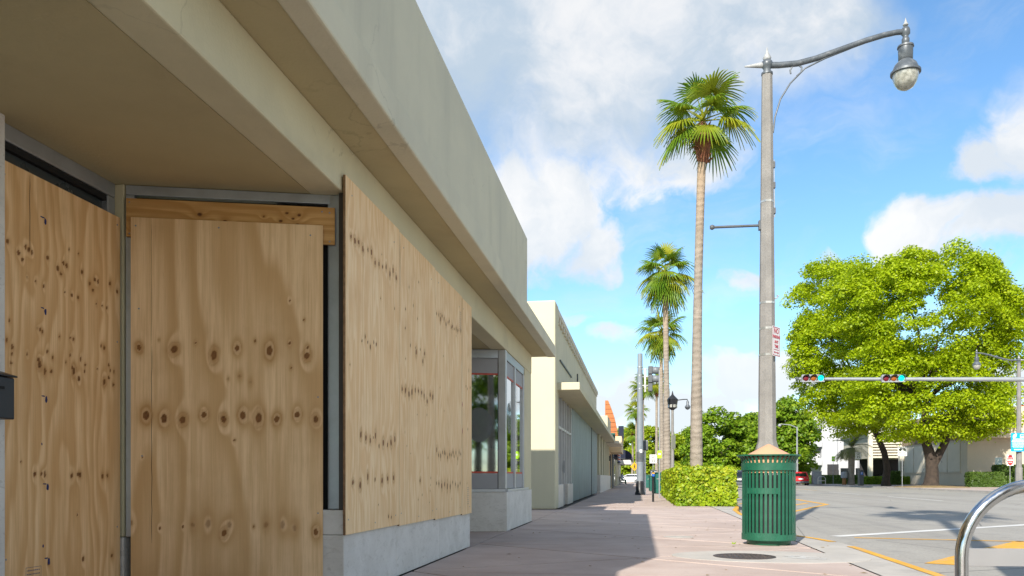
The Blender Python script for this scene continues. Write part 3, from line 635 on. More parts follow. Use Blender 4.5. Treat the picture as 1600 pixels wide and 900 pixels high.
# ---- plywood
def field(nx, nz, w_, h_, knots):
    X, Z = np.meshgrid(np.linspace(0, w_, nx), np.linspace(0, h_, nz))
    kn = np.zeros_like(X); ha = np.zeros_like(X); wa = np.zeros_like(X); rs = np.random.RandomState(len(knots))
    for x, z, r in knots:
        ghost = r < 0; rr = abs(r) / 1000.0
        e = 1.25 + rs.rand() * .5; dx = X - x; dz = (Z - z) / e
        if dx.shape[0] == 0: continue
        q = np.sqrt(dx * dx + dz * dz) * (1 + .10 * np.sin(2 * np.arctan2(dz, dx) + rs.rand() * 6) + .05 * np.sin(5 * np.arctan2(dz, dx) + rs.rand() * 6))
        core = np.clip((rr * 1.05 - q) / (rr * .35) + .0, 0, 1)
        if ghost:
            core = core * .25; ring = np.exp(-((q - rr) / (rr * .22)) ** 2) * .28; ha = np.maximum(ha, ring + np.exp(-(q / (rr * 1.3)) ** 2) * .2)
        else: core = core * (.55 + .45 * np.clip(q / rr, 0, 1)) * (.80 + .2 * rs.rand())
        kn = np.maximum(kn, core)
        big = rr > .011 and not ghost
        ha = np.maximum(ha, np.exp(-(q / (rr * (2.0 if big else 1.7))) ** 2) * (.75 if not ghost else .2))
        if big: ha = np.maximum(ha, np.exp(-((q - rr * 2.0) / (rr * .34)) ** 2) * .6)
        tail = np.exp(-((dx / (rr * 1.5)) ** 2 + ((Z - z) / (rr * 6)) ** 2)); ha = np.maximum(ha, tail * .22)
        wa += (1.0 if big else .5) * np.exp(-(dx / (rr * 2.3)) ** 2 - (dz / (rr * 3.2)) ** 2)
    return X, Z, kn, ha, wa
def sheet(name, label, loc, rotz, w_, h_, m, knots, thick=.018, cell=.009, group='plywood boards over the shop front', screws=()):
    nx, nz = int(w_ / cell) + 2, int(h_ / cell) + 2
    X, Z, kn, ha, wa = field(nx, nz, w_, h_, knots)
    front = np.stack([X.ravel(), np.zeros(nx * nz), Z.ravel()], 1)
    i = np.arange(nx - 1)[None, :] + nx * np.arange(nz - 1)[:, None]; i = i.ravel()
    quads = np.stack([i, i + 1, i + 1 + nx, i + nx], 1)
    k = len(front); c = [0, nx - 1, nx * nz - 1, nx * (nz - 1)]
    sv = np.array([[0,0,0],[w_,0,0],[w_,0,h_],[0,0,h_],[0,thick,0],[w_,thick,0],[w_,thick,h_],[0,thick,h_]], float)
    sq = np.array([[0,4,5,1],[1,5,6,2],[2,6,7,3],[3,7,4,0],[4,7,6,5]]) + k
    z8 = np.zeros(8)
    o = np_mesh(name, np.vstack([front, sv]), np.vstack([quads, sq]), M[m], None, {'knot': np.append(kn.ravel(), z8), 'halo': np.append(ha.ravel(), z8), 'warp': np.append(wa.ravel(), z8)})
    o.data.materials.append(M['ply_edge']); n = len(o.data.polygons)
    for p in o.data.polygons[n - 5:]: p.material_index = 1
    o.location = loc; o.rotation_euler = (0, 0, rotz); tag(o, label, 'plywood board', group)
    for (x, z) in screws:
        s = SCREW.copy(); COL.objects.link(s); s.parent = o; s.location = (x, 0, z)
    return o
SCREW = MB().lathe([(.0055, -.001), (.0055, .0015), (.003, .0022)], 10).xform(Matrix.Rotation(R(90), 4, 'X')).build('screw', M['screw'])
def crack(o, pts, wd=.0022):
    mb = MB(); vs = []
    for i, (x, z) in enumerate(pts):
        hw = wd / 2 * (1.0 if 0 < i < len(pts) - 1 else .2); vs += [(x - hw, -.0008, z), (x + hw, -.0008, z)]
    mb.add(vs, [(2*i, 2*i+1, 2*i+3, 2*i+2) for i in range(len(pts) - 1)]); return mb.build('crack', M['crack'], o, w=False)
def wob(x, z0, z1, n, amp, seed):
    r_ = random.Random(seed); return [(x + r_.uniform(-amp, amp), z0 + (z1 - z0) * i / n) for i in range(n + 1)]
KL = [(0.042,2.007,9),(0.118,1.967,10),(0.146,1.936,8),(0.169,2.013,8),(0.193,2.005,9),(0.216,1.998,9),(0.334,1.997,10),(0.416,1.96,10),(0.442,1.933,8),(0.463,2.002,9),(0.49,1.994,9),(0.622,1.99,10),(0.691,1.936,10),(0.72,1.903,8),(0.738,1.971,9),(0.768,1.966,9),(0.884,1.982,9),(0.954,1.949,9),(0.245,1.84,6),(0.304,1.829,8),(0.183,1.846,5),(0.588,1.826,8),(0.473,1.835,5),(0.533,1.829,7),(0.756,1.828,5),(0.81,1.823,5),(0.853,1.82,8),(0.594,2.091,5),(0.511,2.095,5),(0.279,1.577,7),(0.255,1.579,5),(0.294,1.569,8),(0.549,1.568,8),(0.522,1.571,6),(0.828,1.563,9),(0.798,1.571,6),(0.033,1.474,7),(0.073,1.446,9),(0.055,1.584,5),(0.183,1.424,6),(0.334,1.462,7),(0.431,1.563,5),(0.274,1.377,13),(0.314,1.346,11),(0.265,1.404,7),(0.364,1.352,7),(0.374,1.431,7),(0.484,1.421,5),(0.549,1.377,13),(0.594,1.336,10),(0.522,1.468,6),(0.61,1.459,8),(0.65,1.429,6),(0.645,1.389,5),(0.828,1.344,12),(0.872,1.378,7),(0.916,1.338,8),(0.762,1.417,5),(0.872,1.456,7),(0.064,1.358,8),(0.069,1.407,6),(0.538,1.398,8),(0.884,1.425,6),(0.922,1.421,6),(0.236,0.758,10),(0.289,0.762,8),(0.314,0.758,10),(0.533,0.751,10),(0.588,0.759,8),(0.605,0.756,10),(0.81,0.748,10),(0.859,0.752,9),(0.137,0.824,4),(0.582,0.516,4),(0.344,0.248,9),(0.633,0.244,9),(0.903,0.238,9)]
KD = [(0.051,1.607,12),(0.27,1.6,17),(0.519,1.567,16),(0.666,1.617,12),(0.875,1.605,17),(1.117,1.576,14),(1.121,1.632,8),(0.402,1.645,5),(1.004,1.659,7),(0.781,1.667,5),(0.174,1.66,4),(0.095,1.165,18),(0.206,1.146,18),(0.322,1.138,15),(0.455,1.173,13),(0.58,1.145,13),(0.703,1.172,17),(0.805,1.156,18),(0.921,1.149,14),(1.054,1.18,13),(1.175,1.151,14),(0.178,0.429,6),(0.386,0.448,-12),(0.483,0.456,-18),(0.584,0.392,13),(0.617,0.446,-16),(0.772,0.432,6),(0.851,0.444,-15),(0.958,0.444,-16),(1.037,0.421,-14),(1.175,0.394,13),(0.004,0.464,-12),(0.609,1.412,-8),(0.682,1.431,-10),(0.752,1.394,-7),(0.65,1.006,6),(0.322,0.436,5),(1.012,1.492,5),(1.1,1.816,5),(1.004,1.942,4),(0.071,0.894,3)]
side = sheet('plywood_board', 'fine grained plywood board with blue spray marks beside the letter box', (-3.345, 3.775, .07), R(90), .985, 2.435, 'ply_side', [(x, z - .0, r * .95) for x, z, r in KL],
             screws=((.03, 1.2), (.955, 1.62), (.955, .42), (.02, 2.36), (.955, 2.38), (.03, .3)))
crack(side, wob(.20, 1.99, 2.42, 8, .0015, 3), .0035)
def blot(o, x, z, rx, rz, m='blue_mark'):
    r_ = random.Random(int(x * 1000 + z * 777)); pts = []
    for k in range(14):
        a = 2 * math.pi * k / 14; q = r_.uniform(.75, 1.15); pts.append((x + rx * q * math.cos(a), -.0009, z + rz * q * math.sin(a)))
    MB().add(pts, [tuple(range(14))]).build('paint_mark', M[m], o, w=False)
for x, z in ((.318, 2.20), (.318, 1.685), (.325, 1.185), (.335, .685), (.345, .26)):
    blot(side, x, z, .010, .020); blot(side, x - .022, z + .018, .016, .004)
blot(side, .29, .93, .005, .008); blot(side, .30, .35, .006, .010)
def stamp(o, x, z, w_, h_, rows, seed, m='ink', box=True):
    r_ = random.Random(seed); mb = MB()
    if box:
        for (a, b, c, d_) in ((0, w_, 0, .002), (0, w_, h_ - .002, h_), (0, .002, 0, h_), (w_ - .002, w_, 0, h_)): mb.add([(x + a, -.0009, z + c), (x + b, -.0009, z + c), (x + b, -.0009, z + d_), (x + a, -.0009, z + d_)], [(0,1,2,3)])
    for k in range(rows):
        zz_ = z + h_ * (k + .7) / (rows + .6); xx = x + .008
        while xx < x + w_ - .012:
            l = r_.uniform(.004, .012); mb.add([(xx, -.0009, zz_ - .003), (xx + l, -.0009, zz_ - .003), (xx + l, -.0009, zz_ + .003), (xx, -.0009, zz_ + .003)], [(0,1,2,3)]); xx += l + r_.uniform(.002, .005)
    mb.build('ink_stamp', M[m], o, w=False)
stamp(side, .17, .125, .115, .115, 5, 1)
DP = lambda s, off: (A.x + du.x * s + du.y * off, A.y + du.y * s - du.x * off)
x, y = DP(.048, .062)
door = sheet('plywood_board', 'broad grained plywood board with large dark knots covering the door', (x, y, .05), DR, 1.222, 2.455, 'ply_door', [(x_, z_, r_ * (1.12 if abs(r_) > 10 else 1)) for x_, z_, r_ in KD], screws=((.03, 2.40), (.55, 2.41), (1.14, 2.385), (.05, 1.86), (1.19, 1.3), (1.19, .52), (.07, .9)))
crack(door, wob(.128, 1.62, 2.45, 10, .002, 7), .0014); crack(door, wob(.130, .33, 1.19, 12, .002, 9), .003); crack(door, wob(.129, 1.19, 1.62, 6, .003, 10), .0028)
x, y = DP(.012, .038)
rp = random.Random(4)
plank = sheet('pine_plank', 'orange pine plank nailed across the top of the boarded door', (x, y, 2.385), DR, 1.335, .25, 'plank', [], thick=.022, cell=.006, group=None, screws=((.02, .225), (.02, .02), (1.25, .22), (1.30, .215), (1.30, .02)))
plank['category'] = 'plank'
# grain runs along a plank: turn its own mesh so the wood's long axis lies level
pd = plank.data
KPk = [(.46, .165, 13), (.62, .125, 11), (.88, .10, 11), (.98, .145, 10), (1.02, .20, 9), (1.06, .165, 8), (1.10, .19, 10), (1.09, .12, 14), (.87, .17, 5), (.04, .05, 7)]
co = np.empty(len(pd.vertices) * 3); pd.vertices.foreach_get('co', co); co = co.reshape(-1, 3)
kn = np.zeros(len(co)); ha = np.zeros(len(co)); wa = np.zeros(len(co))
for x_, z_, r_ in KPk:
    rr = r_ / 1000; q = np.sqrt(((co[:, 0] - x_) / 1.4) ** 2 + (co[:, 2] - z_) ** 2)
    kn = np.maximum(kn, np.clip((rr - q) / (rr * .4), 0, 1) * .85); ha = np.maximum(ha, np.exp(-(q / (rr * 2)) ** 2) * .8); wa += .8 * np.exp(-(q / (rr * 3.5)) ** 2)
for nm, arr in (('knot', kn), ('halo', ha), ('warp', wa)): pd.attributes[nm].data.foreach_set('value', arr.astype(np.float32))
nt = M['plank'].node_tree; tcn = [n for n in nt.nodes if n.type == 'TEX_COORD'][0]; add = tcn.outputs['Object'].links[0].to_node
mp = nt.nodes.new('ShaderNodeMapping'); mp.inputs['Rotation'].default_value = (0, R(90), 0); nt.links.new(tcn.outputs['Object'], mp.inputs[0]); nt.links.new(mp.outputs[0], add.inputs[0])

def row(x0, x1, z, n, r, seed, jit=.03, p=1.0):
    r_ = random.Random(seed); return [(x0 + (x1 - x0) * (i + .5) / n + r_.uniform(-.012, .012), z + r_.uniform(-jit, jit), r * r_.uniform(.7, 1.2)) for i in range(n) if r_.random() < p]
def specks(w_, n, seed): r_ = random.Random(seed); return [(r_.uniform(.05, w_ - .05), r_.uniform(.15, 2.3), r_.uniform(3.5, 6)) for _ in range(n)]
SH = [(5.107, 6.320), (6.324, 7.488), (7.492, 8.675), (8.679, 9.19)]
KF = [row(.05, 1.17, 2.01, 13, 14, 1) + row(.06, 1.15, .66, 11, 14, 2, .04, .9) + row(.06, 1.15, .36, 7, 14, 3, .03) + row(.3, .66, 1.36, 6, 9, 4, .04) + specks(1.2, 6, 5) + [(1.0, .07, 9), (.93, .08, 8)],
      row(.02, 1.12, 1.13, 11, 15, 6, .05) + row(.1, .7, 1.62, 4, 10, 7, .1) + row(.1, .6, 1.9, 4, 7, 8, .12) + [(.63, .37, 13), (.5, 1.5, 16), (.72, 1.45, 13), (.78, 1.53, 12)] + specks(1.15, 16, 9),
      row(.02, 1.15, 1.99, 15, 13, 10, .035) + row(.02, 1.15, .645, 15, 14, 11, .035) + row(.08, 1.15, .335, 9, 15, 12, .03) + [(.05, .35, 10)] + specks(1.15, 8, 13),
      [(.35, 1.65, 9), (.2, 1.45, 10), (.27, 1.43, 9), (.43, 1.46, 10), (.3, .97, 9), (.26, .35, 6)]]
FL = ['plywood board with an even row of knots, nearest of the long boarded window', 'plywood board with scattered dark knots, second along the long boarded window',
      'plywood board with dense knot rows, third along the long boarded window', 'narrow plywood strip closing the far end of the long boarded window']
for k, (y0, y1) in enumerate(SH):
    wd = y1 - y0; top = 2.835 - (y0 - 5.1) * .009; z0 = .425 - (y0 - 5.1) * .009
    o = sheet('plywood_board', FL[k], (-1.935, y0, z0), R(90), wd, top - z0, 'ply_front', KF[k],
              screws=((.12, 2.31), (.05, .1), (wd - .14, 2.27), (wd - .1, .08), (wd * .5, .05)) if k < 3 else ((.06, 2.3), (.4, .08), (.42, 2.28)))
    if k == 2:
        crack(o, wob(1.178, .0, 2.39, 20, .003, 12), .008); stamp(o, 1.05, 2.02, .09, .22, 9, 3, box=False)
    if k == 3:
        blot(o, .012, 1.23, .012, .03, 'sign_red_text'); blot(o, .012, .93, .012, .035, 'sign_red_text'); stamp(o, .26, .10, .09, .22, 9, 4, box=False)
    if k == 1: crack(o, wob(.018, 1.9, 2.38, 6, .002, 14), .004)
bpy.data.objects.remove(SCREW)

# ------------------------------------------------------------------ the next shops along the pavement
def corrugated(x, y0, y1, z0, z1, pitch=.30, dep=.045):
    mb = MB(); n = max(2, int(round((y1 - y0) / pitch))); pts = []
    for k in range(n):
        a = y0 + (y1 - y0) * k / n; q = (y1 - y0) / n
        pts += [(x, a), (x, a + q * .36), (x + dep, a + q * .48), (x + dep, a + q * .86)]
    pts.append((x, y1))
    vs = [(p[0], p[1], z0) for p in pts] + [(p[0], p[1], z1) for p in pts]; m = len(pts)
    mb.add(vs, [(i, i + 1, m + i + 1, m + i) for i in range(m - 1)]); return mb

s2 = empty('pale_yellow_shop', 'pale yellow shop with tall sunlit side wall and metal shutters', 'building', (-2.1, 20.2, 0))
def P2(mb, name, m, **k): return mb.build(name, M[m], s2, **k)
X2 = -2.08
P2(MB().box(-14, X2 - .0, 20.16, 20.95, 0, 5.30), 'side_wall', 'stucco_b', bevel=.04)
P2(MB().box(-14, -2.5, 20.953, 42.0, 0, 5.0), 'main_block', 'stucco_b')
P2(MB().box(-2.498, X2 - .10, 20.953, 42.0, 3.27, 5.12), 'upper_wall', 'stucco_grey', bevel=.01)
P2(MB().box(-2.498, X2 - .02, 20.953, 42.0, 5.122, 5.29), 'cornice', 'stucco_w', bevel=.015)
for k in range(34):
    yy = 21.1 + k * .61; P2(MB().box(X2 - .098, X2 - .035, yy, yy + .30, 4.98, 5.118), 'dentil', 'stucco_w')
P2(MB().box(-2.497, -1.50, 20.60, 51.5, 3.07, 3.265), 'canopy', 'stucco_b', bevel=.012)
P2(MB().box(X2 - .097, X2 - .06, 22.2, 26.0, 4.05, 4.09), 'conduit', 'dark_grey'); P2(MB().box(X2 - .097, X2 - .05, 28.5, 28.56, 4.1, 4.5), 'conduit', 'dark_grey')
# glazed entrance
P2(MB().box(-2.6, -2.36, 20.955, 26.1, .0, 3.06), 'entrance_backing', 'room')
P2(MB().box(-2.35, X2 - .02, 20.955, 22.6, 0, .62), 'stone_slab', 'travertine', bevel=.004); P2(MB().box(-2.35, X2 - .02, 24.0, 25.9, 0, .62), 'stone_slab', 'travertine', bevel=.004)
for yy in (21.0, 21.75, 22.60, 23.45, 24.10, 25.0, 25.85): P2(MB().box(-2.26, -2.15, yy, yy + .07, .622 if yy not in (22.60, 23.45) else 0, 3.06), 'mullion', 'alu_white', bevel=.004)
for a, b in ((21.072, 21.748), (21.822, 22.598), (22.672, 23.448), (23.522, 24.098), (24.172, 24.998), (25.072, 25.848)):
    P2(MB().box(-2.25, -2.16, a, b, 2.16, 2.23), 'transom_bar', 'alu_white')
    P2(MB().box(-2.235, -2.225, a, b, 2.232, 3.06), 'pane', 'dim_glass'); P2(MB().box(-2.235, -2.225, a, b, .625, 2.158), 'pane', 'dim_glass')
P2(MB().box(-2.175, -2.13, 23.35, 23.38, .95, 1.3), 'door_pull', 'alu')
M['shutter'] = paint('galvanised_shutter', (0.30, 0.36, 0.37), 0.5, 0.10, 1.3, metal=0.25, dirt=(0.42, 0.47, 0.47), dirt_amt=.6, dscale=1.2, streak=True)
ys = [26.15, 28.6, 31.05, 33.5, 36.5, 39.0, 41.6]
for k in range(6): corrugated(-2.17, ys[k] + (.12 if k == 4 else .0), ys[k + 1] - .004, .02, 3.06).build('shutter_panel', M['shutter'], s2)
P2(MB().box(-2.3, -2.10, 36.35, 36.6, 0, 3.06), 'shutter_post', 'dark_grey')
P2(MB().box(-2.45, -2.178, 26.12, 41.7, 0, 3.06), 'shutter_backing', 'black')

s3 = empty('cream_pier_shop', 'low cream shop with piers and stone base under a thin canopy', 'building', (-2.1, 42, 0))
def P3(mb, name, m, **k): return mb.build(name, M[m], s3, **k)
P3(MB().box(-14, -2.35, 42.03, 57.5, 0, 4.45), 'main_block', 'stucco_w'); P3(MB().box(-2.7, -1.75, 46.0, 51.0, 3.27, 4.35), 'parapet_step', 'stucco_b', bevel=.02)
for yy in (42.05, 45.2, 48.4, 51.6, 54.8): P3(MB().box(-2.345, -2.02, yy, yy + .75, .95, 3.06), 'pier', 'stucco_b', bevel=.01)
P3(MB().box(-2.345, -1.98, 42.04, 57.2, 0, .94), 'stone_base', 'travertine', bevel=.01)
for yy in (42.82, 45.97, 49.17, 52.37): P3(MB().box(-2.34, -2.30, yy, yy + 2.4, .96, 3.0), 'pane', 'tint')
P3(MB().box(-2.349, -1.15, 51.55, 57.4, 2.98, 3.16), 'canopy', 'stucco_w', bevel=.01)
gs = empty('green_shop_sign', 'small dark green sign board above the cream shop canopy', 'sign', (-1.55, 52.2, 3.27))
MB().box(-.25, .05, -.05, .05, -.10, .42).build('board', M['teal_bin'], gs, w=False, bevel=.02); MB().box(-.26, .06, -.06, -.052, -.12, -.08).build('trim', M['sign_lime'], gs, w=False)

s4 = empty('orange_fin_shop', 'beige shop with a curved orange fin rising over its canopy', 'building', (-2, 58, 0))
def P4(mb, name, m, **k): return mb.build(name, M[m], s4, **k)
P4(MB().box(-14, -2.05, 57.55, 66, 0, 3.8), 'main_block', 'beige'); P4(MB().box(-14, -2.2, 66.03, 100, 0, 4.0), 'rear_block', 'stucco_w')
P4(MB().box(-2.045, -1.20, 57.6, 63.5, 2.62, 3.76), 'fascia', 'beige', bevel=.02)
P4(MB().box(-2.047, -2.03, 58.2, 60.4, .05, 2.5), 'doorway', 'room'); P4(MB().box(-2.047, -1.98, 62.0, 66.0, 0, 2.6), 'dark_shopfront', 'dark_grey')
P4(MB().box(-2.4, -2.0, 76, 77, 0, 3.4), 'far_pier', 'stucco_b'); P4(MB().box(-2.195, -2.12, 68, 75.5, .05, 2.6), 'dark_window', 'tint')
n = 8; z0, z1 = 3.78, 6.35
for k in range(n):                                            # boards of the fin, each a little shorter towards the top
    a, b = k / n, (k + 1) / n; xr = lambda t: -2.18 + .70 * (1 - max(0, t) ** 1.6)
    za, zb = z0 + (z1 - z0) * a, z0 + (z1 - z0) * b - .02
    P4(MB().extr([(-2.38, 57.7, za), (xr(a), 57.7, za), (xr(b - .01), 57.7, zb), (-2.38, 57.7, zb)], (0, .35, 0)), 'fin_board', 'orange', bevel=.012)
bs = empty('blade_sign', 'narrow black blade sign with a red foot beside the orange fin', 'sign', (-1.6, 64.2, 2.75))
MB().box(.0, .42, -.12, .12, .95, 2.15).build('upper_panel', M['navy'], bs, w=False, bevel=.01); MB().box(.0, .36, -.12, .12, .0, .93).build('lower_panel', M['red'], bs, w=False, bevel=.01)
MB().box(-.5, .0, -.03, .03, 1.8, 1.86).build('bracket', M['dark_grey'], bs, w=False)
def awning(name, label, loc, dep, hgt, length, m):
    e = empty(name, label, 'awning', loc); n = 10; pr = [(0, 0, hgt)] + [(dep * math.sin(math.pi / 2 * (k / n)) ** .8, 0, hgt * math.cos(math.pi / 2 * k / n) ** .7 if k < n else 0) for k in range(1, n + 1)] + [(0, 0, 0)]
    MB().extr(pr, (0, length, 0)).build('canvas', M[m], e, w=False); MB().box(dep - .03, dep + .012, -.02, length + .02, -.22, 0).build('valance', M[m], e, w=False)
    for k in range(4): MB().tube([(0, length * k / 3, .03), (dep, length * k / 3, .03)], .015, 6).build('rib', M['dark_grey'], e, w=False)
    return e
awning('navy_awning', 'navy blue curved canvas awning over the pavement', (-2.02, 66.2, 2.33), 1.5, .82, 4.0, 'navy')
awning('pale_awning', 'pale canvas awning just behind the navy one', (-2.1, 84, 2.15), 1.35, .85, 4.5, 'pale_canvas')
bp = empty('barber_pole', 'striped barber pole on the wall under the navy awning', 'barber pole', (-1.50, 62.2, 2.02))
def barber():
    m, t, p = material('barber_stripes'); v = t.new('ShaderNodeTexCoord').outputs['Object']; sp = t.new('ShaderNodeSeparateXYZ'); t.put(sp.inputs[0], v)
    ph = t.math('FRACT', t.math('ADD', t.math('MULTIPLY', sp.outputs[2], 3.4), t.math('MULTIPLY', t.math('ARCTAN2', sp.outputs[1], sp.outputs[0]), .159)))
    c = t.mix(t.math('GREATER_THAN', ph, .25), (.7, .7, .7), (.5, .02, .02)); c = t.mix(t.math('GREATER_THAN', ph, .5), c, (.7, .7, .7)); c = t.mix(t.math('GREATER_THAN', ph, .75), c, (.03, .06, .35)); t.put(p.inputs['Base Color'], c); p.inputs['Roughness'].default_value = .25; return m
MB().lathe([(.13, 0), (.13, .62)], 16).build('striped_cylinder', barber(), bp, w=False, smooth=True)
MB().lathe([(.02, -.14), (.12, -.10), (.15, 0)], 16).build('lower_cap', M['dark_grey'], bp, w=False, smooth=True); MB().lathe([(.15, .62), (.13, .70), (.05, .78), (.02, .80)], 16).build('upper_cap', M['dark_grey'], bp, w=False, smooth=True)
MB().box(-.48, 0, -.02, .02, .3, .36).build('bracket', M['dark_grey'], bp, w=False)
wl = empty('wall_lantern', 'small black wall lantern on the beige shop front', 'lantern', (-1.98, 55.6, 1.95)); MB().lathe([(.03, 0), (.09, .05), (.11, .28), (.03, .36)], 8).build('lantern_body', M['black_metal'], wl, w=False); MB().box(-.09, -.0, -.03, .03, .1, .2).build('bracket', M['black_metal'], wl, w=False)

# ------------------------------------------------------------------ litter bin
bx, by = place(1201, 9.72)
bn = empty('litter_bin', 'green slatted steel litter bin with tan cone lid on the pavement corner', 'litter bin', (bx, by, .0), TH)
def ring(r, z0, z1, t, n=48): return MB().lathe([(r - t, z0), (r, z0), (r, z1), (r - t, z1), (r - t, z0)], n)
g = M['green']
MB().lathe([(.245, .001), (.255, .02), (.255, .075), (.22, .085)], 40).build('base', g, bn, w=False, smooth=30)
ring(.318, .062, .132, .012).build('lower_band', g, bn, w=False, smooth=30); ring(.322, .895, .985, .012).build('upper_band', g, bn, w=False, smooth=30)
ring(.374, 1.068, 1.084, .016).build('rim', g, bn, w=False, smooth=30); ring(.315, .058, .066, .30).build('floor_plate', g, bn, w=False)
sl = MB(); prof = [(.311, .13), (.311, .90), (.313, .985), (.322, 1.02), (.342, 1.052), (.368, 1.072)]
NS = 38; hw = .0150
vs = []
for r, z in prof: vs += [(r, -hw, z), (r, hw, z), (r - .006, hw, z), (r - .006, -hw, z)]
fs = [(4*i + k, 4*i + (k+1) % 4, 4*i + 4 + (k+1) % 4, 4*i + 4 + k) for i in range(len(prof) - 1) for k in range(4)] + [(3,2,1,0), tuple(range(4*len(prof)-4, 4*len(prof)))]
s0 = MB().add(vs, fs).build('slat', g, bn, w=False)
for k in range(1, NS):
    s = s0.copy(); COL.objects.link(s); s.parent = bn; s.rotation_euler = (0, 0, 2 * math.pi * k / NS)
def arc_band(r, z0, z1, a0, a1, n=10, t=.006):
    mb = MB(); vs = []
    for i in range(n + 1):
        a = R(a0 + (a1 - a0) * i / n); c, s = math.cos(a), math.sin(a); vs += [(r*c, r*s, z0), (r*c, r*s, z1), ((r-t)*c, (r-t)*s, z1), ((r-t)*c, (r-t)*s, z0)]
    mb.add(vs, [(4*i + k, 4*i + 4 + k, 4*i + 4 + (k+1) % 4, 4*i + (k+1) % 4) for i in range(n) for k in range(4)]); return mb
arc_band(.3165, .615, .685, 203, 272).build('door_crossbar', g, bn, w=False); arc_band(.3165, .133, .15, 200, 274).build('door_rail', g, bn, w=False)
MB().lathe([(.262, .09), (.272, .80), (.285, .83), (.285, .84), (.25, .84)], 32).build('liner', M['liner'], bn, w=False, smooth=30)
MB().lathe([(.292, .865), (.300, 1.05), (.280, 1.074), (.02, 1.212), (.004, 1.216)], 40).build('lid', M['tan_lid'], bn, w=False, smooth=30)

# ------------------------------------------------------------------ street lamps
def octa(mb, segs): return mb
def lamp_head(mb_c, e, c, s=1.0, tag_globe='globe'):
    x, y, z = c
    MB().lathe([(.02, .09), (.055, .06), (.07, .02), (.07, -.04), (.045, -.07), (.045, -.10), (.06, -.12), (.06, -.17), (.05, -.20), (.125, -.235), (.13, -.265), (.115, -.27), (.112, -.46), (.10, -.475)], 20, c).xform(Matrix.Identity(4)).build('lamp_housing', M['lamp_metal'], e, w=False, smooth=40)
    MB().lathe([(.10, -.478), (.17, -.55), (.212, -.655), (.235, -.665), (.235, -.70), (.20, -.70)], 28, c).build('reflector', M['lamp_metal'], e, w=False, smooth=40)
    MB().lathe([(.205, -.702), (.198, -.77), (.17, -.86), (.12, -.93), (.05, -.965), (.005, -.97)], 28, c).build('globe', M['globe'], e, w=False, smooth=60)
    MB().lathe([(.03, .09), (.045, .11), (.02, .16), (.003, .23)], 12, c).build('finial', M['finial'], e, w=False, smooth=60)
def arm_curve(L, drop=0):
    P_ = [(.06, .0), (.2, -.005), (.5, .01), (.8, .08), (1.2, .21), (1.6, .34), (1.9, .42), (2.1, .455), (2.22, .46)]
    return [(x, 0, z) for x, z in P_]
def street_lamp(label, x, y, rotz, top, detail=True, group='street lamps with hanging globe'):
    e = empty('street_lamp', label, 'street lamp', (x, y, 0), rotz, group)
    MB().lathe([(.19, 0), (.19, 1.30), (.155, 1.42), (.150, 1.45)], 8, ph=R(22.5)).build('pole_base', M['pole_concrete'], e, w=False)
    MB().lathe([(.150, 1.45), (.088, top)], 8, ph=R(22.5)).build('pole', M['pole_concrete'], e, w=False)
    MB().lathe([(.095, top), (.095, top + .03), (.06, top + .06), (.06, top + .10), (.085, top + .13), (.095, top + .18), (.085, top + .22), (.05, top + .25)], 16).build('collar', M['lamp_metal'], e, w=False, smooth=40)
    MB().lathe([(.055, top + .25), (.07, top + .28), (.03, top + .36), (.004, top + .47)], 12).build('top_finial', M['finial'], e, w=False, smooth=60)
    arm = [(p[0], p[1], p[2] + top + .16) for p in arm_curve(2.3)]
    ar = MB().tube(arm, [.052, .05, .049, .048, .047, .046, .045, .044, .044], 12).build('arm', M['lamp_metal'], e, w=False, smooth=60)
    MB().tube([(-.06, 0, top + .165), (-.16, 0, top + .165), (-.37, 0, top + .155)], [.05, .042, .012], 8).build('rear_spike', M['finial'], e, w=False, smooth=60)
    br = [(.10, 0, top - .98), (.13, 0, top - .72), (.22, 0, top - .42), (.38, 0, top - .16), (.62, 0, top + .08), (.95, 0, top + .235), (1.30, 0, top + .36), (1.48, 0, top + .43)]
    MB().tube(br, .014, 8).build('brace', M['lamp_metal'], e, w=False, smooth=60)
    MB().tube([(.49, 0, top - .04), (.56, 0, top + .02), (.57, 0, top + .10), (.50, 0, top + .15), (.42, 0, top + .13), (.38, 0, top + .06), (.39, 0, top + .0)], .014, 8).build('scroll', M['lamp_metal'], e, w=False, smooth=60)
    lamp_head(None, e, (2.25, 0, top + .62))
    return e
lx, ly = place(1198.5, 13.5); LT = up(117, 13.5)
L1 = street_lamp('tall concrete street lamp with curved arm standing behind the green litter bin', lx, ly, R(4), LT)
def pole_r(z): return .150 + (.088 - .150) * (z - 1.45) / (LT - 1.45)
for py in (316, 474, 514, 555):
    z = up(py, 13.5); MB().lathe([(pole_r(z) + .002, z - .018), (pole_r(z) + .004, z - .018), (pole_r(z) + .004, z + .018), (pole_r(z) + .002, z + .018)], 8, ph=R(22.5)).build('steel_strap', M['strap'], L1, w=False)
z = up(352, 13.5)
ba = MB().box(-.13 - .01, -.09, -.04, .04, z - .08, z + .08).build('bracket_plate', M['dark_grey'], L1, w=False, bevel=.006)
MB().tube([(-.13, 0, z), (-.90, 0, z - .01)], .023, 10).build('banner_arm', M['dark_grey'], L1, w=False, smooth=60); MB().lathe([(.005, -.045), (.04, -.025), (.04, .025), (.005, .045)], 12, (-.91, 0, z - .01)).build('ball_end', M['dark_grey'], L1, w=False, smooth=60)
for py in (258, 290, 330):
    z = up(py, 13.5); MB().box(pole_r(z) - .005, pole_r(z) + .028, -.03, .03, z - .05, z + .05).build('clip', M['dark_grey'], L1, w=False, bevel=.004)
MB().tube([(pole_r(up(340, 13.5)) + .012, 0, up(340, 13.5)), (pole_r(up(250, 13.5)) + .012, 0, up(250, 13.5))], .007, 6).build('cable', M['finial'], L1, w=False)
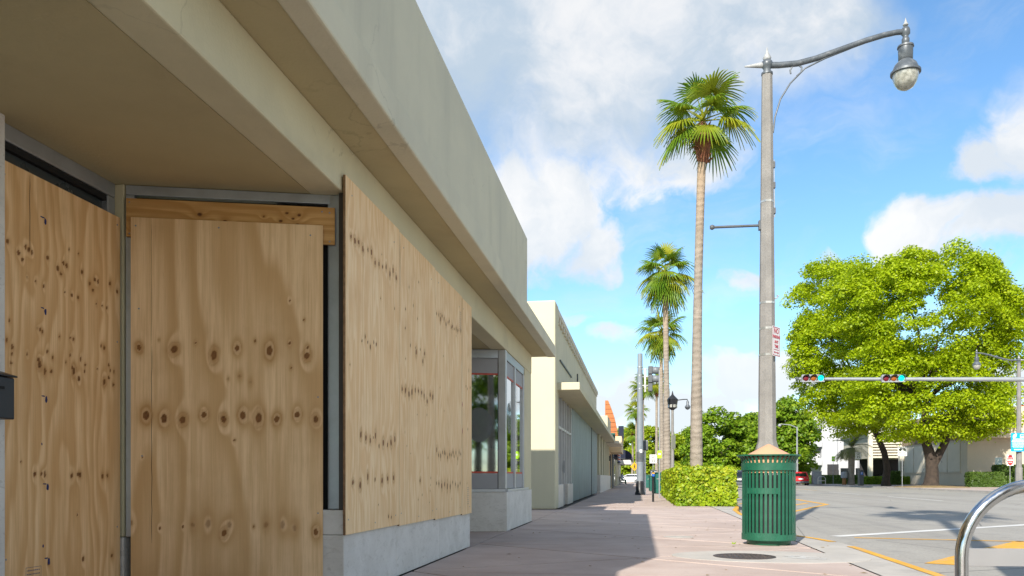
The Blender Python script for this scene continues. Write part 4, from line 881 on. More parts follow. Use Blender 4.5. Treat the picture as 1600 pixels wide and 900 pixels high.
z = up(468, 13.5); MB().tube([(.11, -.02, z), (.17, -.02, z + .03), (.16, -.02, z + .06), (.19, -.02, z + .05)], .012, 6).build('hook', M['finial'], L1, w=False)
# no parking sign fixed flat on the lamp post
def plate(e, w_, h_, m, name='plate', t=.003, r=.02, border=None):
    pts = []
    for cx_, cz_, a0 in ((w_/2 - r, h_/2 - r, 0), (-w_/2 + r, h_/2 - r, 90), (-w_/2 + r, -h_/2 + r, 180), (w_/2 - r, -h_/2 + r, 270)):
        for k in range(5): a = R(a0 + 22.5 * k); pts.append((cx_ + r * math.cos(a), 0, cz_ + r * math.sin(a)))
    o = MB().extr(pts, (0, t, 0)).build(name, M[m], e, w=False)
    if border:
        b, off = border; mb = MB(); q = [(p[0] * (1 - .022 / w_ * 1), -.0012, p[2] * (1 - .022 / h_)) for p in pts]; q2 = [(p[0] * (1 - .046 / w_), -.0012, p[2] * (1 - .046 / h_)) for p in pts]; n = len(pts)
        mb.add(q + q2, [(i, (i + 1) % n, n + (i + 1) % n, n + i) for i in range(n)]); mb.build('border', M[b], e, w=False)
    return o
npx, npy = place(1213, 13.38)
ns = empty('parking_sign', 'white sign with red letters reading no parking on the lamp post', 'sign', (npx - .0, npy, up(534, 13.4)), R(57))
plate(ns, .305, .50, 'sign_white', border=('sign_red_text', 0))
for s, zz_, sz in (('NO', .17, .12), ('PARKING', .075, .072), ('ANY', -.01, .072), ('TIME', -.085, .072)): text('lettering', s, sz, M['sign_red_text'], ns, (0, -.002, zz_), bold=.002)
MB().extr([(-.10, 0, -.185), (-.05, 0, -.16), (-.05, 0, -.178), (.05, 0, -.178), (.05, 0, -.16), (.10, 0, -.185), (.05, 0, -.21), (.05, 0, -.192), (-.05, 0, -.192), (-.05, 0, -.21)], (0, -.0015, 0)).build('arrow', M['sign_red_text'], ns, w=False)
MB().box(-.10, .10, -.0018, -.0005, -.142, -.132).build('small_print', M['sign_red_text'], ns, w=False)

# lamp with transit sign across the street (arm towards the roadway)
qx, qy = place(1592, 46.0)
L2 = street_lamp('concrete street lamp carrying the bright blue sign across the street', qx, qy, R(180), 7.4)
ts = empty('transit_sign', 'bright blue sign with white pictograms on the far lamp post', 'sign', (*place(1591, 45.75), up(691, 45.75)), TH)
plate(ts, .84, 1.06, 'sign_blue', r=.05)
MB().lathe([(.10, 0), (.10, .002)], 20).xform(Matrix.Translation((-.2, -.002, .36)) @ Matrix.Rotation(R(90), 4, 'X')).build('swirl', M['sign_white'], ts, w=False)
for a in (0, 180): MB().extr([(math.cos(R(a + t)) * (.10 + t / 900), 0, math.sin(R(a + t)) * (.10 + t / 900)) for t in range(0, 100, 20)] + [(math.cos(R(a + 30)) * .05, 0, math.sin(R(a + 30)) * .05)], (0, -.002, 0)).xform(Matrix.Translation((-.2, -.002, .36))).build('swirl_arm', M['sign_white'], ts, w=False)
MB().box(.10, .36, -.004, -.001, .27, .45).build('bus_icon', M['sign_white'], ts, w=False); MB().box(.13, .33, -.006, -.0045, .36, .42).build('bus_window', M['sign_blue'], ts, w=False)
for wx in (.16, .30): MB().box(wx - .03, wx + .03, -.004, -.001, .24, .268).build('bus_wheel', M['sign_white'], ts, w=False)
for k, (hw_, zc, hh) in enumerate(((.30, .19, .022), (.34, .12, .022), (.37, .05, .03), (.33, -.02, .012), (.36, -.065, .012), (.32, -.11, .012), (.35, -.155, .012), (.31, -.20, .012), (.36, -.245, .012), (.30, -.29, .012), (.24, -.42, .03))):
    rr_ = random.Random(k); mb = MB(); xx = -hw_
    while xx < hw_: l = rr_.uniform(.03, .11); mb.box(xx, min(hw_, xx + l), -.003, -.001, zc - hh, zc + hh); xx += l + .018
    tag(mb.build('lettering', M['sign_white'], ts, w=False), kind='stuff')

# ------------------------------------------------------------------ traffic signals
def signal_head_h(label, x, y, z):
    e = empty('traffic_light', label, 'traffic light', (x, y, z), R(4), 'traffic lights on the mast arm')
    MB().box(-.52, .52, -.02, .20, -.165, .165).build('housing', M['signal_grey'], e, w=False, bevel=.04, seg=3)
    MB().box(-.53, .53, -.026, -.021, -.178, .178).build('face_plate', M['signal_grey'], e, w=False)
    for k, (dx, m, nm) in enumerate(((-.35, 'lens_red', 'red_lens'), (0, 'lens_amber', 'amber_lens'), (.35, 'lens_green', 'green_lens'))):
        Rm = Matrix.Translation((dx, -.03, 0)) @ Matrix.Rotation(R(90), 4, 'X')
        MB().lathe([(.135, .0), (.135, .004), (.11, .03), (.05, .045), (.004, .05)], 24).xform(Rm).build(nm, M[m], e, w=False, smooth=60)
        mb = MB(); vs = []
        for i in range(25):                                    # cut-away visor over each lens
            a = R(-35 + 250 * i / 24); c, s = math.cos(a), math.sin(a); L_ = .22 * (0.35 + .65 * max(0, s)); vs += [(dx + .162 * c, -.027, .162 * s), (dx + .160 * c, -.027 - L_, .160 * s)]
        mb.add(vs, [(2*i, 2*i+1, 2*i+3, 2*i+2) for i in range(24)]); o = mb.build('visor', M['dark_grey'], e, w=False, smooth=60)
        so = o.modifiers.new('thick', 'SOLIDIFY'); so.thickness = .006
    return e
ax0, ay0 = place(1246, 38.8); px_, py_ = 21.9, ay0 + .4
z_tip, z_pole = up(592, 38.8), 5.33
sp_ = empty('signal_mast', 'grey mast with long horizontal arm carrying the traffic lights', 'signal mast', (px_, py_, 0))
MB().lathe([(.24, 0), (.24, .25), (.17, .3), (.13, 6.4), (.05, 6.5)], 20).build('mast', M['arm_grey'], sp_, w=False, smooth=30)
n_ = 12; MB().tube([(px_ + (ax0 - px_) * k / n_, py_ + (ay0 - py_) * k / n_, z_pole + (z_tip - z_pole) * (k / n_)) for k in range(n_ + 1)], [.125 - .06 * k / n_ for k in range(n_ + 1)], 12).build('arm', M['arm_grey'], sp_, smooth=60)
MB().lathe([(.06, -.06), (.09, -.02), (.09, .02), (.06, .06)], 10, (ax0 - px_, ay0 - py_, z_tip)).build('end_cap', M['dark_grey'], sp_, w=False)
for px, lb in ((1269.5, 'traffic light showing green at the tip of the mast arm'), (1389.5, 'traffic light showing green midway along the mast arm')):
    t_ = (px - 1246) / 400.0; D = 38.6; x, y = place(px, D); fr = (x - px_) / (ax0 - px_)
    signal_head_h(lb, x, py_ + (ay0 - py_) * fr - .28, z_pole + (z_tip - z_pole) * fr)
# the signal post on the near pavement, seen from the side
gx, gy = place(1000, 37.2)
gp = empty('signal_post', 'grey painted signal post with flaking black base on the pavement', 'signal post', (gx, gy, 0))
GT = up(553, 37.2); MB().lathe([(.22, 0), (.24, .02), (.23, .10), (.19, .18), (.185, .55), (.165, .62), (.16, .64)], 20).build('base', M['black_metal'], gp, w=False, smooth=35)
MB().lathe([(.16, .64), (.115, GT), (.09, GT + .02)], 20).build('post', M['grey_pole'], gp, w=False, smooth=35)
for zz_ in (GT - .62, GT - 1.0, GT - 1.38, GT - 1.62): MB().lathe([(.125, zz_ - .02), (.135, zz_ - .02), (.135, zz_ + .02), (.125, zz_ + .02)], 16).build('band', M['strap'], gp, w=False)
MB().lathe([(.165, 1.55), (.17, 1.55), (.17, 2.0), (.165, 2.0)], 16).build('worn_wrap', M['dark_grey'], gp, w=False); MB().box(-.02, .10, -.168, -.160, 1.95, 2.10).build('sticker', M['sign_white'], gp, w=False)
M['visor'] = paint('visor_grey', (0.17, 0.185, 0.20), .45, .1, 6)
sh = empty('side_signal_head', 'traffic signal head seen from its side, bracketed to the signal post', 'traffic light', (gx + .47, gy - .05, GT - 1.18))
for k, zz_ in enumerate((.40, 0.0, -.40)):
    MB().box(-.10, .10, -.17, .17, zz_ - .185, zz_ + .185).build('housing', M['dark_grey'], sh, w=False, bevel=.03, seg=3)
    if k < 2:
        o = MB().tube([(.10, 0, zz_), (.26, 0, zz_), (.41, 0, zz_ - .02)], [.168, .168, .160], 24, cap=False).build('visor', M['visor'], sh, w=False, smooth=60); so = o.modifiers.new('t', 'SOLIDIFY'); so.thickness = .006
for zz_ in (.45, .1, -.3): MB().tube([(-.41, 0, zz_), (-.10, 0, zz_)], .022, 8).build('bracket', M['strap'], sh, w=False)
MB().box(-.28, -.20, -.04, .04, -.6, .5).build('bracket_plate', M['strap'], sh, w=False)
pb = empty('pedestrian_signal', 'slim white post topped by a dark grey pedestrian signal box', 'pedestrian signal', (*place(1007.3, 37.8), 0))
MB().lathe([(.07, 0), (.06, .05), (.055, 2.1)], 12).build('post', M['sign_white'], pb, w=False, smooth=30); MB().box(-.16, .16, -.16, .10, 2.1, 2.52).build('signal_box', M['dark_grey'], pb, w=False, bevel=.02); MB().box(-.14, .14, -.13, .05, 2.521, 2.56).build('box_cap', M['signal_grey'], pb, w=False)

# ------------------------------------------------------------------ signs and small street furniture
def sign_post(name, label, px, D, py_top, w_, h_, m, border=None, post=True, group=None, rot=TH, base=0.0):
    x, y = place(px, D); zt = up(py_top, D); e = empty(name, label, 'sign', (x, y, base), rot, group)
    MB().lathe([(.025, 0), (.025, zt)], 8).xform(Matrix.Translation((0, .035, 0))).build('post', M['signal_grey'], e, w=False)
    s = bpy.data.objects.new('sign_face', None)
    o = plate(e, w_, h_, m, 'plate', border=border); o.location = (0, 0, zt - h_ / 2)
    for ch in e.children:
        if ch.name.startswith('border'): ch.location = (0, 0, zt - h_ / 2)
    return e, zt - h_ / 2
def speed_sign(label, px, D, py):
    e, zc = sign_post('speed_limit_sign', label, px, D, py, .61, .76, 'sign_white', border=('sign_grey', 0), group='speed limit signs')
    text('lettering', 'SPEED', .15, M['sign_grey'], e, (0, -.003, zc + .25), bold=.003); text('lettering', 'LIMIT', .15, M['sign_grey'], e, (0, -.003, zc + .11), bold=.003); text('number', '35', .38, M['sign_grey'], e, (0, -.003, zc - .16), bold=.008)
speed_sign('white speed limit 35 sign left of the hedge', 1020.5, 68, 710); speed_sign('white speed limit 35 sign behind the parking meter across the street', 1341, 80, 706)
e, zc = sign_post('crossing_notice', 'lime green notice on a slim post beside the hedge', 1030.5, 31, 578, .01, .01, 'sign_lime'); o = plate(e, .17, .30, 'sign_lime', 'notice'); o.location = (0, -.01, up(710, 31)); MB().box(-.05, .05, -.014, -.011, up(710, 31) - .02, up(710, 31) + .05).build('notice_mark', M['sign_white'], e, w=False)
dx_, dy_ = place(991.5, 83); ds = empty('crossing_sign', 'amber diamond pedestrian crossing sign near the pale car', 'sign', (dx_, dy_, 0), TH)
zc = up(729, 83); MB().lathe([(.03, 0), (.03, zc)], 8).xform(Matrix.Translation((0, .04, 0))).build('post', M['signal_grey'], ds, w=False)
MB().extr([(0, 0, zc - .44), (.44, 0, zc), (0, 0, zc + .44), (-.44, 0, zc)], (0, .004, 0)).build('plate', M['sign_yellow'], ds, w=False)
pm = MB().lathe([(.005, .14), (.045, .17), (.045, .22), (.005, .25)], 10); pm.tube([(0, 0, .13), (.0, 0, -.05)], [.06, .05], 8); pm.tube([(0, 0, -.04), (-.09, 0, -.24)], .03, 6); pm.tube([(0, 0, -.04), (.08, 0, -.23)], .03, 6); pm.tube([(0, 0, .10), (-.10, 0, -.0)], .022, 6); pm.tube([(0, 0, .10), (.10, 0, .03)], .022, 6)
pm.xform(Matrix.Translation((0, -.006, zc)) @ Matrix.Diagonal((1, .08, 1, 1))).build('pedestrian_symbol', M['sign_black'], ds, w=False)
# bicycle sign
e, zc = sign_post('bicycle_sign', 'white bicycle sign on a post beside the grey building', 1410, 66, 698, .76, .76, 'sign_white')
for dx in (-.17, .17): MB().lathe([(.108, 0), (.122, 0), (.122, .002), (.108, .002)], 20).xform(Matrix.Translation((dx, -.003, zc + .13)) @ Matrix.Rotation(R(90), 4, 'X')).build('wheel_symbol', M['sign_grey'], e, w=False)
MB().tube([(-.17, -.004, zc + .13), (-.05, -.004, zc + .27), (.12, -.004, zc + .27), (.02, -.004, zc + .13), (-.05, -.004, zc + .27)], .012, 6).tube([(.17, -.004, zc + .13), (.11, -.004, zc + .30), (.06, -.004, zc + .31)], .012, 6).tube([(-.17, -.004, zc + .13), (.02, -.004, zc + .13)], .012, 6).build('bicycle_symbol', M['sign_grey'], e, w=False)
text('lettering', 'MAY USE', .14, M['sign_grey'], e, (0, -.003, zc - .10), bold=.002); text('lettering', 'FULL LANE', .14, M['sign_grey'], e, (0, -.003, zc - .26), sx=.9, bold=.002)
e, zc = sign_post('no_entry_sign', 'red and white do not enter sign above the far hedge', 1578.5, 66, 710.5, .56, .90, 'sign_white')
MB().lathe([(.42, 0), (.42, .002)], 28).xform(Matrix.Translation((0, -.0025, zc)) @ Matrix.Rotation(R(90), 4, 'X') @ Matrix.Diagonal((.6, 1, 1, 1))).build('red_disc', M['red'], e, w=False); MB().box(-.22, .22, -.006, -.005, zc - .055, zc + .055).build('white_bar', M['sign_white'], e, w=False)
text('lettering', 'DO NOT', .13, M['sign_white'], e, (0, -.006, zc + .17), sx=.75, bold=.003); text('lettering', 'ENTER', .13, M['sign_white'], e, (0, -.006, zc - .19), sx=.75, bold=.003)
# parking pay stations
def pay_station(label, px, D, h_, m, wd=.4):
    x, y = place(px, D); e = empty('pay_station', label, 'pay station', (x, y, 0), TH, 'parking pay stations')
    MB().box(-wd/2, wd/2, -.15, .15, 0, h_).build('cabinet', M[m], e, w=False, bevel=.02); o = MB().box(-wd*.28, wd*.28, -.16, -.152, h_ - .42, h_ - .16).build('blue_panel', M['p_blue'], e, w=False); text('letter', 'P', .26, M['sign_white'], e, (0, -.162, h_ - .29), bold=.006)
    MB().box(-wd/2 - .02, wd/2 + .02, -.19, .17, h_ + .002, h_ + .05).build('hood', M['dark_grey'], e, w=False); MB().box(-wd*.3, wd*.3, -.156, -.152, .45, .85).build('service_panel', M['dark_grey'], e, w=False)
pay_station('grey green pay station with blue P beyond the hedge', 1021, 52, 1.25, 'alu', .36); pay_station('dark pay station with blue P in front of the date palm', 1345.5, 80, 1.5, 'dark_grey', .42)
def cabinet(name, label, cat, px, D, w_, h_, m, group=None):
    x, y = place(px, D); e = empty(name, label, cat, (x, y, 0), TH, group)
    MB().box(-w_/2, w_/2, -.25, .25, .03, h_).build('body', M[m], e, w=False, bevel=.03); MB().box(-w_/2 - .02, w_/2 + .02, -.27, .27, h_ + .002, h_ + .06).build('lid', M[m], e, w=False, bevel=.02)
    MB().box(-w_/2 + .06, w_/2 - .06, -.256, -.251, .15, h_ - .2).build('door', M[m], e, w=False); MB().box(-.05, .05, -.268, -.257, h_ - .28, h_ - .24).build('handle', M['strap'], e, w=False); return e
cabinet('street_cabinet', 'dark green street cabinet half hidden by the hedge', 'cabinet', 1026, 39.5, .40, 1.0, 'teal_bin'); cabinet('street_cabinet', 'small dark green street cabinet in front of the pay station', 'cabinet', 1018.5, 46, .28, .85, 'teal_bin')
cabinet('street_cabinet', 'squat green cabinet beside the white pedestrian signal post', 'cabinet', 1012, 60, .5, .95, 'teal_bin')
pp = empty('push_button_post', 'short dark post with yellow push button left of the hedge', 'post', (*place(1020.5, 26.6), 0), TH)
MB().lathe([(.05, 0), (.035, .02), (.033, 1.0), (.02, 1.02)], 12).build('post', M['black_metal'], pp, w=False, smooth=30); MB().box(-.04, .04, -.06, -.02, .84, .97).build('button_box', M['p_blue'], pp, w=False, bevel=.01); MB().box(-.04, .04, -.066, -.061, .93, .97).build('yellow_plate', M['sign_yellow'], pp, w=False)

# antique lantern post beyond the palms, with its hanging lamp
hx, hy = place(1050.8, 39); ln = empty('lantern_post', 'slim post with black lantern and side lamp beside the second palm', 'street lamp', (hx, hy, 0))
zt = up(641, 39); MB().lathe([(.13, 0), (.12, .5), (.085, .6), (.06, zt)], 12).build('post', M['pole_concrete'], ln, w=False, smooth=30)
MB().lathe([(.06, zt), (.12, zt + .05), (.2, zt + .1), (.26, zt + .5), (.27, zt + .52), (.2, zt + .6), (.08, zt + .72), (.05, zt + .76), (.01, zt + .95)], 8).build('lantern', M['black_metal'], ln, w=False)
for k in range(8): a = R(45 * k + 22.5); MB().box(-.06, .06, -.004, .004, 0, .34).xform(Matrix.Translation((.224 * math.cos(a), .224 * math.sin(a), zt + .13)) @ Matrix.Rotation(a + R(90), 4, 'Z') @ Matrix.Rotation(R(-8), 4, 'X')).build('lantern_pane', M['globe'], ln, w=False)
MB().tube([(.2, 0, zt + .48), (.5, 0, zt + .52), (.7, 0, zt + .52), (.72, 0, zt + .42)], .025, 8).build('side_arm', M['black_metal'], ln, w=False); MB().lathe([(.03, .12), (.06, .05), (.06, -.08), (.13, -.17), (.14, -.2), (.09, -.30), (.01, -.34)], 14, (.72, 0, zt + .35)).build('side_lamp', M['lamp_metal'], ln, w=False, smooth=40)
MB().box(-.03, .14, -.08, .08, up(690, 39) - .35, up(690, 39) + .3).build('parking_plate', M['sign_grey'], ln, w=False)

# bike stand at the right edge
kx, ky = place(1502.5, 3.75)
bk = empty('bike_stand', 'polished steel hoop bike stand at the right edge', 'bike stand', (kx, ky, 0), TH + R(-4))
rr_, wd_, tp = .34, .80, .805 - .03
pts = [(0, 0, 0), (0, 0, tp - rr_)] + [(rr_ - rr_ * math.cos(a), 0, tp - rr_ + rr_ * math.sin(a)) for a in np.linspace(.12, math.pi / 2, 14)] + [(wd_ - rr_ + rr_ * math.sin(a), 0, tp - rr_ + rr_ * math.cos(a)) for a in np.linspace(0.05, math.pi / 2, 14)] + [(wd_, 0, 0)]
MB().tube(pts, .0295, 24).build('hoop', M['steel'], bk, w=False, smooth=60)
MB().box(.0285, wd_ - .0285, -.006, .006, .395, .478).build('cross_plate', M['steel_flat'], bk, w=False, bevel=.002)
for x0_ in (0, wd_): MB().lathe([(.075, .001), (.075, .008), (.032, .010), (.030, .014)], 24, (x0_, 0, 0)).build('foot_flange', M['steel_flat'], bk, w=False, smooth=30)

# ------------------------------------------------------------------ vegetation
def leaves_mesh(name, C, N, size, m, parent, rs, tone, aspect=.62):
    """one rhombic leaf per point: C centres, N facing directions"""
    n = len(C); N = N / (np.linalg.norm(N, axis=1, keepdims=True) + 1e-9)
    Rv = rs.normal(size=(n, 3)); U = np.cross(N, Rv); U /= (np.linalg.norm(U, axis=1, keepdims=True) + 1e-9); V = np.cross(N, U)
    L = (size * rs.uniform(.7, 1.3, n))[:, None] * .5; bend = N * L * rs.uniform(-.25, .35, n)[:, None]
    v = np.stack([C - U * L, C - V * L * aspect + bend, C + U * L, C + V * L * aspect + bend], 1).reshape(-1, 3)
    f = np.arange(4 * n).reshape(n, 4)
    return np_mesh(name, v, f, m, parent, {'tone': np.repeat(tone, 4)})
def clumps_in(ells, n, rs, shell=.62):
    out = []; vol = np.array([a * b * c for (_, (a, b, c)) in ells]) ** (2 / 3); vol = vol / vol.sum()
    while len(out) < n:
        k = rs.choice(len(ells), p=vol); c, r = ells[k]; d_ = rs.normal(size=3); d_ /= np.linalg.norm(d_)
        p = np.array(c) + d_ * np.array(r) * rs.uniform(shell, 1.0)
        if any(j != k and np.sum(((p - np.array(c2)) / np.array(r2)) ** 2) < .45 for j, (c2, r2) in enumerate(ells)): continue
        out.append(p)
    return np.array(out)
def broad_tree(label, base, ells, m, trunk, n_clump, per, size, seed, rc=1.3, group=None, name='broadleaf_tree', limbs=16, flat=.55, tonep=1.0, cat='tree'):
    rs = np.random.RandomState(seed); e = empty(name, label, cat, base, 0, group)
    b = np.array(base)
    CL = clumps_in([(np.array(c) - b, r) for c, r in ells], n_clump, rs)
    allC, allN, T = [], [], []
    cen = np.mean([np.array(c) - b for c, _ in ells], 0)
    for c in CL:
        q = rc * rs.uniform(.65, 1.25); k = int(per * rs.uniform(.7, 1.3)); d_ = rs.normal(size=(k, 3)); d_[:, 2] = np.where(d_[:, 2] < -.25, -d_[:, 2] * .8, d_[:, 2]); d_ /= np.linalg.norm(d_, axis=1, keepdims=True)
        rad = rs.uniform(.55, 1.05, k)[:, None]; P_ = c + d_ * rad * np.array([q, q, q * flat]); P_[:, 2] -= .22 * q * (d_[:, 0] ** 2 + d_[:, 1] ** 2)
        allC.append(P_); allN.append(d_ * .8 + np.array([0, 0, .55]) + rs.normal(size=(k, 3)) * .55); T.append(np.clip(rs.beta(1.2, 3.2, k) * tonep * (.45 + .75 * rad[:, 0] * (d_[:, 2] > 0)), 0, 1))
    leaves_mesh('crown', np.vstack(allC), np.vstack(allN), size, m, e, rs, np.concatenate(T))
    pts, rad = trunk; tr = MB(); tr.tube(pts, rad, 14); 
    r0 = rad[0]; tr.v = [(x * (1 + .10 * math.sin(3 * math.atan2(y, x) + z)), y * (1 + .10 * math.sin(4 * math.atan2(y, x) + 1.3 * z)), z) for x, y, z in tr.v] if pts[0][0] == 0 else tr.v
    to = tr.build('trunk', M['bark'], e, w=False, smooth=60)
    top = Vector(pts[-1]); idx = rs.choice(len(CL), min(limbs, len(CL)), replace=False); lm = MB()
    for i in idx:
        t = Vector(CL[i]) * .93 + Vector(cen) * .07; s = top; mid = s.lerp(t, .5) + Vector((rs.uniform(-.5, .5), rs.uniform(-.5, .5), .35 * rs.rand() - .1)) * (t - s).length * .22
        lm = MB().tube([s - Vector((0, 0, .25)), s.lerp(mid, .5) + Vector((0, 0, .1)), mid, mid.lerp(t, .6), t], [rad[-1] * .6, rad[-1] * .45, rad[-1] * .32, rad[-1] * .18, .02], 7)
        lm.build('limb', M['bark'], e, w=False, smooth=60)
    return e
def E(px, py, D, rx, ry, rz): x, y = place(px, D); return ((x, y, up(py, D)), (rx, ry, rz))
D1 = 66.5; bx_, by_ = place(1455, D1)
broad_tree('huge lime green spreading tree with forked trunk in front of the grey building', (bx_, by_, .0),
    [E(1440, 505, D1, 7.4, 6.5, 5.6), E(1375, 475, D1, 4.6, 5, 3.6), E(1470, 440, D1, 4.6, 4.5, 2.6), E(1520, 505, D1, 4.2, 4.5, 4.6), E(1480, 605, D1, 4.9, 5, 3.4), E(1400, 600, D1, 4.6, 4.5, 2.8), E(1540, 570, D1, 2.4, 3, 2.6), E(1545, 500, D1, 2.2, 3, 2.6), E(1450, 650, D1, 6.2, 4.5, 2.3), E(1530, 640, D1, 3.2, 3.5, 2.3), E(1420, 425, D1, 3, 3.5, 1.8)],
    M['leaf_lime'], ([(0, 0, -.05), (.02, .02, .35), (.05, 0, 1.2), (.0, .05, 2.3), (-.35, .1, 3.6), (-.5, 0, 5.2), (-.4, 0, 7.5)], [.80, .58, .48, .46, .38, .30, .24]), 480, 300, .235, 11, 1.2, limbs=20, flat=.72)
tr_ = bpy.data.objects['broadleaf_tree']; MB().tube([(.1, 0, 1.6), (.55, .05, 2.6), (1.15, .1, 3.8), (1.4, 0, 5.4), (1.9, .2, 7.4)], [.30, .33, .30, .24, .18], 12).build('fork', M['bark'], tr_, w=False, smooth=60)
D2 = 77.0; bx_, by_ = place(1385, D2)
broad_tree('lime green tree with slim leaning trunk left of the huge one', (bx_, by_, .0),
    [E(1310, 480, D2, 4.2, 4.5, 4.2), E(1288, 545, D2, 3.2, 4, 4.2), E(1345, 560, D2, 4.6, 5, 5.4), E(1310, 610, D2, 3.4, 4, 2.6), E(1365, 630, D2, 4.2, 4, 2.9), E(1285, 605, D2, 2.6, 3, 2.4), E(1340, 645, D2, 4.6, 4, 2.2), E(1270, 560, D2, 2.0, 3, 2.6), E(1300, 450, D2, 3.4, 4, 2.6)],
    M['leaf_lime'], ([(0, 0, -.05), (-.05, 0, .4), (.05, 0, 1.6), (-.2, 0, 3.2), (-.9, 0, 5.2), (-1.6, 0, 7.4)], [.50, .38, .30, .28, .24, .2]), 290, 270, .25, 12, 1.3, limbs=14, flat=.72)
# dark masses of trees beyond the hedge
spec = [('mid green tree rising just right of the nearest palm trunk', 1130, 688, 112, 58, 62, 'leaf_mid', 1), ('mid green tree behind the lamp post and litter bin lid', 1182, 690, 116, 48, 56, 'leaf_mid', 2), ('green tree between the lamp post and the white apartment block', 1226, 674, 104, 44, 62, 'leaf_mid', 3),
        ('yellow green tree left of the nearest palm trunk', 1062, 706, 128, 34, 36, 'leaf_bright', 4), ('yellow green tree behind the row of distant palms', 1020, 700, 140, 34, 46, 'leaf_bright', 5), ('bright green tree above the amber diamond sign', 984, 706, 150, 32, 48, 'leaf_bright', 6), ('distant dark green tree filling the end of the street', 1095, 704, 150, 30, 34, 'leaf_mid', 7)]
for lb, px, py, D, rx, rz, m, sd in spec:
    x, y = place(px, D); s = D / F; zc = up(py, D)
    broad_tree(lb, (x, y, 0), [((x, y, zc), (rx * s * .85, rx * s * .8, rz * s * .8)), ((x - rx * s * .45, y, zc - rz * s * .2), (rx * s * .55, rx * s * .6, rz * s * .6)), ((x + rx * s * .45, y, zc - rz * s * .25), (rx * s * .55, rx * s * .6, rz * s * .55)), ((x, y - 1, zc * .45), (rx * s * .85, rx * s * .6, zc * .40))],
               M[m], ([(0, 0, -.1), (0, 0, 1), (.1, 0, zc * .7)], [.4, .3, .22]), 120, 170, .50, 100 + sd, 1.5, group='trees at the end of the street', limbs=6)
# --- fan palms
def frond_mesh(elev, seed, Rb=.98, lp=.72):
    rs = random.Random(seed); ce, se = math.cos(R(elev)), math.sin(R(elev)); g = Vector((0, 0, -1))
    vs, fs, tone = [], [], []
    pts = []; p = Vector((0, 0, 0)); d_ = Vector((ce, 0, se))
    for i in range(6):
        pts.append(p.copy()); d_ = (d_ + g * .035 * (1 + (elev < 20))).normalized(); p = p + d_ * lp / 5
    mb = MB().tube(pts, [.032, .026, .02, .017, .015, .012], 5); vs += mb.v; fs += mb.f; tone += [.55] * len(mb.v)
    a = d_; b = Vector((0, 1, 0)); nrm = a.cross(b) * -1; nrm = nrm if nrm.z >= 0 else -nrm
    if elev > 70: nrm = Vector((-1, 0, .2)).normalized()
    K = 30; span = 118; yel = rs.random() ** 2.2 * .55; p0 = pts[-1]
    for k in range(K):
        ph = R(-span + 2 * span * (k + .5) / K); dp = R(span / K) * 1.02
        L = Rb * (.80 + .22 * math.cos(ph)) * rs.uniform(.92, 1.05); dro = rs.uniform(.24, .52) * (1.1 if elev < 30 else .75)
        row_ = []
        for j, (t, wf) in enumerate(((.04, 1.0), (.45, 1.0), (.64, .85), (.84, .55), (1.0, .06))):
            c = p0 + (a * math.cos(ph) + b * math.sin(ph)) * (L * t) + nrm * (.10 * L * t * (1 - t)) - nrm * .16 * abs(math.sin(ph)) * L * t
            c = c + g * (dro * L * max(0, t - .40) ** 1.7 * 2.1)
            tdir = (-a * math.sin(ph) + b * math.cos(ph)) * (L * min(t, .52) * math.tan(dp) * wf)
            lift = nrm * .010
            i0 = len(vs); vs.extend([tuple(c - tdir - lift), tuple(c + lift), tuple(c + tdir - lift)])
            tn = max(0, yel + .25 - .45 * t) + (.75 if (t > .95 and rs.random() < .5) else 0) + (.12 if rs.random() < .1 else 0); tone.extend([min(1, tn)] * 3); row_.append(i0)
        for j in range(4):
            i, q = row_[j], row_[j + 1]; fs.append((i, i + 1, q + 1, q)); fs.append((i + 1, i + 2, q + 2, q + 1))
    me = bpy.data.meshes.new('frond'); me.from_pydata(vs, [], fs); me.update(); at = me.attributes.new('tone', 'FLOAT', 'POINT'); at.data.foreach_set('value', np.array(tone, np.float32)); me.materials.append(M['palm_leaf']); return me
FR = {e: [frond_mesh(e, 31 * e + k) for k in range(3)] for e in (82, 62, 42, 22, 4, -18, -40, -58)}
